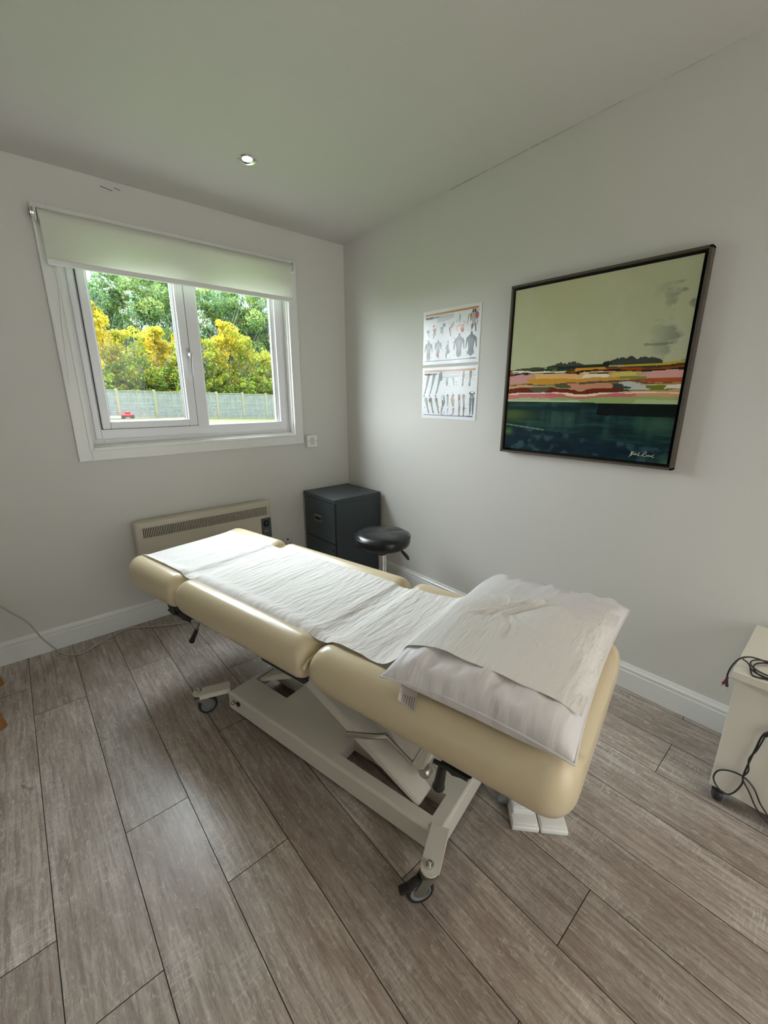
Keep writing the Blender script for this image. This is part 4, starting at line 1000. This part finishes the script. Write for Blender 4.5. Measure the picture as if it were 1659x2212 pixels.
for (a, b, c, d) in ((-.4, -.390, -.4, .4), (.390, .4, -.4, .4), (-.4, .4, -.4, -.390), (-.4, .4, .390, .4)): mb.box(-.042, -.002, a, b, c, d, .0015)
mb.build('frame', M['frame'], pt)
mb = MB(); mb.box(-.010, -.004, -.392, .392, -.392, .392); mb.build('frame_back', M['framei'], pt)
sg_pts = [(0, -.35, 0), (.03, -.1, 0), (.062, .5, 0), (.058, -.2, 0), (.10, .45, 0), (.11, .0, 0), (.14, .1, 0), (.17, .22, 0), (.16, 0, 0), (.20, .15, 0), (.21, .0, 0), (.24, .05, 0), (.29, .42, 0), (.25, -.1, 0), (.31, .0, 0)]
sg2 = [(.34, -.12, 0), (.40, .3, 0), (.41, .48, 0), (.45, .55, 0), (.47, .38, 0), (.40, .12, 0), (.36, .02, 0), (.44, -.12, 0), (.50, .10, 0), (.51, -.06, 0), (.55, .12, 0), (.56, -.05, 0), (.60, .08, 0), (.62, -.06, 0), (.68, .28, 0), (.64, -.02, 0), (.70, -.16, 0)]
mb = MB()
for q in (sg_pts, sg2): mb.tube([(-.0352, -.235 - u * .135, -.352 + v * .030) for u, v, _ in q], .0009, 5)
mb.build('signature', M['signature'], pt)

# ------------------------------------------------------------------ anatomy charts
def skin(ras, pts, c, c2):
    ras.limb(pts, c); ras.limb([(x + .003, y, max(.001, r - .006)) for x, y, r in pts], c2, .7)
def labels(ras, lst, c=(70, 70, 74)):
    for x, y, w_ in lst: ras.rect(x, y, x + w_, y + .006, srgb(c), .75); ras.rect(x, y + .009, x + w_ * .7, y + .014, srgb(c), .6)
G1, G2, G3 = srgb((92, 98, 98)), srgb((140, 144, 142)), srgb((52, 58, 62))
WH = srgb((222, 222, 226))
def chart_base():
    r = Raster(300, 212, WH); r.rect(.03, .045, .965, .085, srgb((190, 128, 58))); r.rect(.03, .93, .965, .942, srgb((70, 76, 130))); r.rect(.85, .918, .95, .942, srgb((60, 70, 110)))
    return r
def torso(r, x, y, sc, c, c2, arms=True, col=None):
    r.limb([(x, y - .11 * sc, .014 * sc), (x, y - .06 * sc, .016 * sc)], c)
    r.limb([(x - .045 * sc, y - .03 * sc, .020 * sc), (x + .045 * sc, y - .03 * sc, .020 * sc)], c); r.limb([(x, y - .02 * sc, .050 * sc), (x, y + .10 * sc, .034 * sc), (x, y + .16 * sc, .038 * sc)], c)
    r.limb([(x - .018 * sc, y - .01 * sc, .018 * sc), (x - .012 * sc, y + .10 * sc, .008 * sc)], c2, .8); r.limb([(x + .018 * sc, y - .01 * sc, .018 * sc), (x + .012 * sc, y + .10 * sc, .008 * sc)], c2, .8)
    r.rect(x - .0015, y - .08 * sc, x + .0015, y + .17 * sc, srgb((210, 210, 208)), .8)
    if arms:
        for sg in (-1, 1): r.limb([(x + sg * .060 * sc, y - .01 * sc, .013 * sc), (x + sg * .070 * sc, y + .09 * sc, .008 * sc)], G3, .9)
    if col is not None: r.limb([(x - .02 * sc, y + .19 * sc, .018 * sc), (x - .018 * sc, y + .25 * sc, .012 * sc)], col); r.limb([(x + .02 * sc, y + .19 * sc, .018 * sc), (x + .018 * sc, y + .25 * sc, .012 * sc)], col)
c1 = chart_base()
for k in range(7): c1.rect(.26, .105 + k * .017, (.56, .56, .56, .55, .55, .50, .40)[k], .113 + k * .017, srgb((110, 110, 112)), .65)
for x, y, cc in ((.085, .36, (80, 84, 70)), (.21, .34, (176, 70, 56)), (.345, .33, (110, 150, 140))):
    c1.ell(x, y, .043, .052, srgb((150, 152, 154)), .7); c1.ell(x, y, .040, .049, WH, 1); c1.ell(x, y + .01, .030, .022, srgb(cc), .95, .2); c1.limb([(x + .01, y + .05, .012), (x + .02, y + .11, .010)], G2, .9)
c1.ell(.385, .285, .028, .026, srgb((60, 110, 160)), .9); c1.ell(.335, .40, .014, .02, srgb((120, 124, 60)), .9); c1.ell(.19, .28, .016, .012, srgb((110, 30, 60)), 1); c1.limb([(.205, .37, .014), (.195, .50, .008)], srgb((120, 60, 60)), .9)
c1.limb([(.48, .36, .008), (.53, .30, .012), (.56, .26, .006)], srgb((156, 110, 130))); c1.limb([(.49, .37, .010), (.51, .50, .006)], srgb((110, 60, 90))); c1.limb([(.52, .34, .02), (.55, .30, .012)], srgb((186, 150, 160)))
c1.limb([(.62, .42, .006), (.62, .34, .006), (.69, .32, .006), (.69, .40, .010)], srgb((206, 156, 96))); c1.ell(.715, .42, .028, .030, srgb((190, 40, 44))); c1.ell(.725, .36, .020, .03, srgb((214, 150, 110)), .8)
c1.limb([(.66, .14, .010), (.665, .21, .014), (.655, .27, .008)], srgb((110, 140, 130)), .8); c1.limb([(.63, .21, .004), (.60, .26, .004)], G2)
c1.limb([(.85, .16, .014), (.81, .20, .012), (.79, .33, .006)], srgb((186, 160, 70))); c1.limb([(.895, .15, .042), (.90, .30, .030), (.87, .42, .012)], srgb((170, 162, 158))); c1.ell(.945, .20, .028, .045, srgb((176, 44, 52)), .9); c1.limb([(.85, .19, .014), (.845, .27, .010)], srgb((90, 96, 40)), .9)
c1.limb([(.875, .36, .018), (.865, .44, .006)], srgb((50, 70, 96))); c1.limb([(.925, .34, .010), (.935, .46, .010)], srgb((50, 60, 70))); c1.limb([(.88, .10, .010), (.88, .13, .012)], G3); c1.limb([(.915, .10, .010), (.915, .13, .012)], G3); c1.limb([(.955, .28, .006), (.95, .36, .004)], srgb((150, 120, 80)))
torso(c1, .10, .66, 1.0, G1, G2, True, srgb((110, 92, 92))); torso(c1, .285, .64, .8, srgb((120, 140, 150)), srgb((160, 170, 176)), True)
c1.ell(.275, .82, .026, .03, srgb((146, 112, 74))); c1.ell(.292, .84, .015, .032, srgb((170, 52, 50)))
c1.limb([(.47, .58, .014), (.468, .70, .017), (.472, .76, .020)], srgb((140, 146, 140))); c1.ell(.452, .70, .022, .036, srgb((110, 118, 104)), .9); c1.ell(.472, .78, .035, .028, srgb((96, 108, 98))); c1.limb([(.445, .82, .016), (.44, .89, .010)], srgb((80, 100, 80)))
torso(c1, .665, .63, 1.25, G1, srgb((140, 120, 116)), True); c1.ell(.66, .83, .012, .025, srgb((52, 70, 72))); c1.limb([(.665, .84, .012), (.655, .91, .002)], srgb((80, 84, 80)))
torso(c1, .87, .62, 1.25, G3, G1, True); c1.rect(.805, .80, .925, .86, srgb((60, 80, 100)), .9)
labels(c1, [(.04, .53, .035), (.08, .55, .03), (.16, .43, .03), (.46, .26, .04), (.55, .54, .03), (.72, .27, .035), (.74, .30, .03), (.80, .16, .03), (.94, .11, .035), (.80, .43, .04), (.03, .60, .025), (.15, .78, .025), (.20, .60, .03), (.34, .60, .03), (.35, .66, .03), (.36, .74, .03), (.40, .60, .03), (.41, .72, .03), (.54, .62, .03), (.74, .66, .03), (.78, .58, .03), (.95, .60, .025), (.93, .76, .03), (.03, .84, .02), (.15, .86, .02), (.43, .90, .03), (.50, .90, .03), (.57, .85, .03)])
c2 = chart_base()
for k in range(6): c2.rect(.385, .10 + k * .020, (.73, .72, .73, .71, .70, .60)[k], .108 + k * .020, srgb((110, 110, 112)), .65)
for k, x in enumerate((.105, .215, .335)):
    cc = (srgb((70, 78, 82)), srgb((74, 84, 90)), srgb((66, 96, 84)))[k]
    c2.limb([(x + .01, .15, .026), (x - .01, .27, .022), (x - .03, .38, .014), (x - .06, .50, .011)], cc); c2.limb([(x, .20, .008), (x - .02, .32, .005), (x - .05, .46, .005)], srgb((150, 150, 146)), .7); c2.ell(x - .07, .55, .015, .02, srgb((128, 122, 114)))
c2.limb([(.35, .13, .030), (.36, .22, .028)], srgb((60, 90, 76))); c2.limb([(.37, .08, .006), (.38, .20, .010)], G3)
for k, x in enumerate((.075, .17, .28)):
    cc = (srgb((90, 104, 108)), srgb((92, 84, 84)), srgb((104, 102, 86)))[k]
    c2.limb([(x, .62, .028), (x + .02, .72, .018), (x + .045, .84, .011), (x + .06, .89, .012)], cc); c2.limb([(x + .005, .66, .008), (x + .04, .82, .004)], srgb((170, 166, 160)), .7)
c2.ell(.155, .64, .024, .034, srgb((116, 40, 48))); c2.rect(.03, .60, .09, .68, srgb((160, 176, 180)), .6)
c2.limb([(.40, .56, .030), (.40, .60, .028)], srgb((186, 186, 188)), .8); c2.limb([(.43, .55, .010), (.44, .68, .016), (.42, .75, .010)], G1); c2.limb([(.405, .65, .016), (.41, .75, .014)], srgb((110, 60, 84))); c2.limb([(.40, .79, .018), (.385, .90, .008)], srgb((120, 116, 122))); c2.ell(.41, .915, .035, .010, srgb((186, 170, 146)))
c2.limb([(.50, .55, .022), (.505, .74, .010)], srgb((110, 150, 164))); c2.ell(.495, .54, .018, .016, srgb((40, 90, 110))); c2.limb([(.51, .80, .012), (.505, .86, .008)], srgb((130, 160, 180))); c2.rect(.495, .88, .52, .92, srgb((170, 180, 196)), .8)
c2.limb([(.60, .54, .022), (.58, .62, .022), (.60, .74, .012)], srgb((170, 126, 66))); c2.limb([(.62, .62, .010), (.615, .75, .010)], G2); c2.limb([(.615, .80, .018), (.61, .90, .009)], srgb((126, 122, 116))); c2.limb([(.60, .91, .008), (.55, .925, .008)], srgb((170, 166, 160)))
for x in (.72, .80): c2.limb([(x - .01, .55, .024), (x, .72, .014), (x, .80, .017), (x, .90, .009)], srgb((122, 112, 108))); c2.limb([(x, .58, .007), (x, .70, .004)], srgb((196, 190, 186)), .8); c2.ell(x, .92, .020, .012, srgb((120, 120, 120)))
c2.ell(.715, .60, .018, .022, srgb((150, 50, 56))); c2.ell(.805, .79, .014, .018, srgb((110, 44, 56)))
for x, cc in ((.91, srgb((104, 100, 92))), (.955, srgb((70, 96, 120)))): c2.limb([(x, .60, .022), (x, .74, .016), (x, .82, .015), (x, .90, .008)], cc)
c2.limb([(.895, .50, .016), (.955, .56, .010)], G3); c2.limb([(.965, .50, .014), (.905, .56, .010)], srgb((56, 78, 92)))
c2.limb([(.475, .22, .020), (.475, .28, .022)], srgb((150, 150, 152))); c2.limb([(.475, .30, .020), (.475, .34, .014)], srgb((110, 96, 96))); c2.limb([(.585, .21, .022), (.60, .28, .014), (.60, .35, .008)], srgb((170, 168, 168)))
for x in (.77, .89): c2.limb([(x, .10, .016), (x, .18, .020), (x - .005, .27, .010), (x - .012, .35, .015)], srgb((116, 96, 90))); c2.limb([(x, .10, .004), (x, .24, .003)], srgb((190, 180, 176)), .7)
labels(c2, [(.03, .20, .03), (.03, .30, .03), (.12, .31, .03), (.13, .36, .03), (.26, .12, .04), (.29, .34, .03), (.29, .40, .03), (.28, .46, .04), (.40, .24, .03), (.40, .30, .03), (.51, .36, .03), (.63, .28, .04), (.63, .33, .04), (.81, .15, .04), (.81, .21, .04), (.93, .16, .05), (.93, .24, .04), (.72, .25, .03), (.42, .48, .03), (.56, .48, .03), (.52, .68, .03), (.53, .76, .03), (.29, .67, .03), (.31, .72, .03), (.32, .77, .03), (.22, .68, .03), (.04, .78, .02), (.42, .87, .04), (.83, .78, .03), (.83, .83, .03), (.87, .70, .025), (.90, .46, .06)])
for (ra, zc_, lab) in ((c1, 1.673, 'laminated chart of head and torso muscles, upper of the two on the right wall'), (c2, 1.356, 'laminated chart of arm and leg muscles, lower of the two on the right wall')):
    e = empty('anatomy_chart', (-.0015, -1.018, zc_)); tag(e, lab, 'poster', 'muscle charts on the right wall'); e.rotation_euler = (0, 0, 0)
    sh = raster_mesh('printed_sheet', ra, .414, .297, M['print'], e)
    sh.location = (-.0012, 0, 0)
    mb = MB(); mb.box(-.0010, .0008, -.211, .211, -.1505, .1505); mb.build('laminate', M['socketw'], e)
    text_part('title', 'TRIGGER', .0145, (-.0018, .194, .1065), M['ink'], e, .0006)
    text_part('title', 'POINT', .0145, (-.0018, .134, .1065), M['greyp'], e, .0004)
    text_part('chart_number', 'PART 1' if ra is c1 else 'PART 2', .0095, (-.0018, -.152, .1085), M['ink'], e)

# ------------------------------------------------------------------ garden
mb = MB(); P = []
for i in range(30):
    X0 = -40 + 80 * i / 29; row = []
    for j in range(16):
        Yv = .3 + 39.7 * j / 15; t = min(1, Yv / 23); zf = -.10 - .052 * (X0 - 7.4); zf = max(-1.3, min(.75, zf)); row.append((X0, Yv, -.30 * (1 - t) + zf * t))
    P.append(row)
mb.grid(P); lawn = struct(mb.build('lawn', M['grass'], smooth=True))
mb = MB(); mb.box(-40, 40, -40, 7.5, -.5, -.27); struct(mb.build('bounce_ground', M['helper_grey']))  # unseen grey ground added over the near grass for neutral bounce light
# lap-panel fence: panels and posts
F0 = Vector((2.43, 23.1)); F1 = Vector((11.9, 25.5)); fd = (F1 - F0).normalized(); fn = Vector((-fd.y, fd.x)); FA = math.atan2(fd.y, fd.x)
def fpos(k): return F0 + fd * (1.93 * k)
def ftop(p): return 1.58 - .0222 * (p.x - 2.4)
def fbot(p): return max(-1.3, min(.75, -.10 - .052 * (p.x - 7.4)))
fence = empty('garden_fence', (F0.x, F0.y, 0)); tag(fence, 'weathered grey lap-panel garden fence with pale posts beyond the lawn', 'fence'); FO = Vector((-F0.x, -F0.y, 0))
proto = None
KS = list(range(-5, 9))
for n_, k in enumerate(KS):
    p = fpos(k); q = fpos(k + 1); zb_, zt2 = fbot((p + q) / 2), ftop((p + q) / 2)
    pn = empty('fence_panel', (p.x - F0.x, p.y - F0.y, zb_), FA); pn.parent = fence; H_ = zt2 - zb_; wv = 1.83
    pn.scale = (1, 1, 1)
    if proto is None or True:
        mb = MB(); nb = 17
        for i in range(nb):
            z0 = .14 + (H_ - .18) * i / nb; z1 = .14 + (H_ - .18) * (i + 1.25) / nb
            c = rng.rand() * .008
            mb.box(.06, 1.87, -.006, .006, -(z1 - z0) / 2, (z1 - z0) / 2, mtx=Matrix.Translation((0, -.018 - c, (z0 + z1) / 2)) @ Matrix.Rotation(R(rng.rand() * .8 - .4), 4, 'Y') @ Matrix.Rotation(R(-17), 4, 'X'))
        mb.build('lap_boards', M['fence'], pn)
        mb = MB()
        for i in range(5): x = .08 + 1.77 * i / 4; mb.box(x - .018, x + .018, -.062, -.030, .14, H_ - .02)
        mb.box(.05, 1.88, -.064, .004, H_ - .05, H_ - .015); mb.build('batten', M['fencep'], pn)
        mb = MB(); mb.box(.05, 1.88, -.03, .0, -.06, .15); mb.build('gravel_board', M['fencep'], pn)
for k in KS + [KS[-1] + 1]:
    p = fpos(k); mb = MB(); zt2, zb_ = ftop(p) + .06, fbot(p) - .1; mb.box(-.05, .05, -.06, .04, 0, zt2 - zb_, .006)
    o = mb.build('fence_post', M['fencep'], fence); o.location = (p.x - F0.x, p.y - F0.y, zb_); o.rotation_euler = (0, 0, FA)
# red and white plastic toy lying on the grass in front of the fence
rt = empty('ride_on_toy', (2.62, 22.3, .18)); tag(rt, 'small red and white plastic toy on grass in front of the garden fence', 'toy')
mb = MB(); mb.box(-.28, .28, -.15, .15, .05, .22, .05, 3); mb.box(-.10, .14, -.12, .12, .20, .34, .04, 3); mb.build('toy_body', M['redtoy'], rt, smooth='auto')
mb = MB()
for x in (-.2, .2): mb.lathe([(0, -.17), (.08, -.17), (.08, .17), (0, .17)], 16, mtx=Matrix.Translation((x, 0, .06)) @ Matrix.Rotation(R(90), 4, 'X'))
mb.build('wheel', M['rubber'], rt); mb = MB(); mb.box(-.75, -.30, -.14, .14, 0, .13, .03); mb.build('trailer', M['lawnwhite'], rt)

# trees: crown of leaf quads in clumps + bark branches
def leaf_mesh(name, seed, H_, Rr, n, pal, leaf, base=.4, conical=.3, sparse=0):
    r = np.random.RandomState(seed)
    nc = 70
    # clump centres
    hz = base + (H_ - base) * r.rand(nc) ** .9
    rad = Rr * (1 - conical * (hz - base) / (H_ - base)) * np.sqrt(np.clip(1 - ((hz - (base + H_) / 2) / ((H_ - base) * .62)) ** 2, .05, 1))
    an = r.rand(nc) * 2 * PI; rr = np.sqrt(r.rand(nc)) * rad
    cc = np.stack([rr * np.cos(an), rr * np.sin(an), hz], 1); cs = (.30 + .5 * r.rand(nc)) * Rr * .42
    ctone = r.rand(nc)
    idx = r.randint(0, nc, n); d = r.normal(size=(n, 3)); d /= np.linalg.norm(d, axis=1)[:, None]
    p = cc[idx] + d * (cs[idx] * (.55 + .45 * r.rand(n)))[:, None] * np.array([1, 1, .75])
    s = leaf * (.6 + .8 * r.rand(n)); a = r.normal(size=(n, 3)); a /= np.linalg.norm(a, axis=1)[:, None]; b = np.cross(a, r.normal(size=(n, 3))); b /= np.linalg.norm(b, axis=1)[:, None]
    a *= s[:, None]; b *= (s * .62)[:, None]
    co = np.stack([p - a, p - b * .9, p + a, p + b * .9], 1).reshape(-1, 3)
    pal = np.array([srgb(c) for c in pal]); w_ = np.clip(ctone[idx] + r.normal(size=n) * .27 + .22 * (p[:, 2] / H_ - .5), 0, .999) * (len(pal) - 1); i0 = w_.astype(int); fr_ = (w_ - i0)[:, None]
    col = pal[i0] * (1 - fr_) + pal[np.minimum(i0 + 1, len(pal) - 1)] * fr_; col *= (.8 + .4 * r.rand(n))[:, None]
    me = bpy.data.meshes.new(name); me.vertices.add(n * 4); me.vertices.foreach_set('co', co.ravel()); me.loops.add(n * 4); me.polygons.add(n)
    me.loops.foreach_set('vertex_index', np.arange(n * 4, dtype=np.int32)); me.polygons.foreach_set('loop_start', (np.arange(n) * 4).astype(np.int32)); me.update(calc_edges=True)
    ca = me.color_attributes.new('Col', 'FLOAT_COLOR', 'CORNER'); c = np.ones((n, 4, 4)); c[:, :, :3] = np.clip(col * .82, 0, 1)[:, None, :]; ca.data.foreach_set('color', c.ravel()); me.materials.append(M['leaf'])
    mb = MB(); r2 = random.Random(seed)
    mb.tube([(0, 0, -.3), (.05, .03, H_ * .35), (-.04, .0, H_ * .7), (0, .03, H_ * .93)], lambda t: .06 * (1 - .85 * t), 6)
    for i in range(30):
        z = H_ * (.12 + .72 * r2.random()); a_ = r2.random() * 2 * PI; L_ = Rr * (.6 + .8 * r2.random())
        mb.tube([(0, 0, z), (L_ * .5 * math.cos(a_), L_ * .5 * math.sin(a_), z + L_ * .5), (L_ * math.cos(a_), L_ * math.sin(a_), z + L_ * (.9 + .5 * r2.random()))], lambda t: .018 * (1 - .8 * t), 5)
    bo = mb.build('branches_tmp', M['bark'], smooth=True); bme = bo.data; bpy.data.objects.remove(bo)
    return me, bme
YEL = [(150, 160, 60), (214, 196, 54), (246, 216, 60), (252, 230, 110)]
YGR = [(110, 140, 66), (160, 184, 76), (214, 210, 84), (244, 228, 104)]
GRN = [(80, 116, 76), (116, 152, 94), (152, 184, 108), (190, 206, 120)]
BLU = [(84, 116, 100), (116, 150, 130), (150, 184, 158), (184, 206, 176)]
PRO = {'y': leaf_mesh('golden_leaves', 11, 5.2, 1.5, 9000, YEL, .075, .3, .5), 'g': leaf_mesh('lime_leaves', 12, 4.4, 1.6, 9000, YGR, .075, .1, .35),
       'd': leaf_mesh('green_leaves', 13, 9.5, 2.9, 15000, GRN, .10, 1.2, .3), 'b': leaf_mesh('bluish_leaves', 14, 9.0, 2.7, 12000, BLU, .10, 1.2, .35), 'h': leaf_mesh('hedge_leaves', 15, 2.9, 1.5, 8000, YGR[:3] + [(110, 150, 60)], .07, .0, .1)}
LAB = {'y': 'golden-yellow leaved young tree just beyond the garden fence', 'g': 'yellow-green bushy shrub tree just beyond the garden fence', 'd': 'tall green broadleaf tree rising behind the yellow trees', 'b': 'tall blue-green airy tree rising behind the yellow trees', 'h': 'low green and yellow bush peeping over the fence top'}
NM = {'y': 'golden_tree', 'g': 'shrub_tree', 'd': 'tall_tree', 'b': 'airy_tree', 'h': 'bush'}
def tree(kind, px, dist, s=1.0, rz=0, sz=1.0):
    """px: bearing from the room, as the slope x/y seen through the window"""
    x = -2.0 + px * (dist + 2.72); y = dist
    e = empty(NM[kind], (x, y, fbot(Vector((x, y))) - .1), rz); e.scale = (s, s, s * sz); tag(e, LAB[kind], 'bush' if kind == 'h' else 'tree', {'y': 'golden trees beyond the fence', 'g': 'yellow-green shrubs beyond the fence', 'd': 'tall green trees in the back row', 'b': 'tall airy trees in the back row', 'h': 'low bushes along the fence'}[kind])
    a, b = PRO[kind]
    for nm, me in (('foliage', a), ('branches', b)):
        o = bpy.data.objects.new(nm, me); COL.objects.link(o); o.parent = e
for i, px in enumerate(np.linspace(-.25, .85, 21)): tree('h', px, 26.6 + .5 * rng.rand() + 2.3 * px, .95 + .2 * rng.rand(), i * 1.3)
for (k, px, dd, s, sz) in (('y', .145, 27.8, 1.0, 1.32), ('g', .20, 28.0, .95, 1.2), ('y', .255, 28.6, .95, 1.12), ('y', .315, 29.2, 1.0, 1.2), ('g', .30, 27.9, 1.0, 1.05), ('g', .352, 28.6, .95, 1.25), ('y', .400, 29.0, 1.0, 1.28), ('g', .445, 29.4, 1.05, 1.25), ('g', .49, 29.8, 1.0, 1.1), ('y', .545, 30.2, 1.05, 1.22), ('g', .60, 30.5, 1.0, 1.0), ('g', .06, 27.8, 1.0, 1.0), ('y', -.02, 27.5, 1.0, 1.0), ('g', -.12, 27.5, 1.0, 1.0), ('y', .68, 30.5, 1.0, 1.0), ('g', .78, 31, 1.0, 1.0)):
    tree(k, px, dd, s, px * 17, sz)
for (k, px, dd, s, sz) in (('d', .215, 34, 1.0, 1.05), ('b', .16, 36, .95, .98), ('d', .295, 35, 1.05, 1.1), ('b', .26, 38, 1.1, 1.1), ('d', .355, 36, 1.0, 1.12), ('b', .415, 37, 1.0, 1.05), ('d', .465, 36, .95, .98), ('b', .500, 38, 1.0, 1.06), ('b', .555, 38, 1.0, 1.02), ('d', .455, 33.5, .95, 1.16), ('b', .50, 34.5, 1.0, 1.18), ('b', .40, 40, 1.1, 1.2), ('d', .64, 37, .9, .95), ('d', .08, 35, .95, 1.0), ('b', -.02, 36, 1.0, 1.0), ('d', -.12, 36, 1.0, 1.0), ('b', .74, 38, 1.0, 1.0)):
    tree(k, px, dd, s, px * 23, sz)
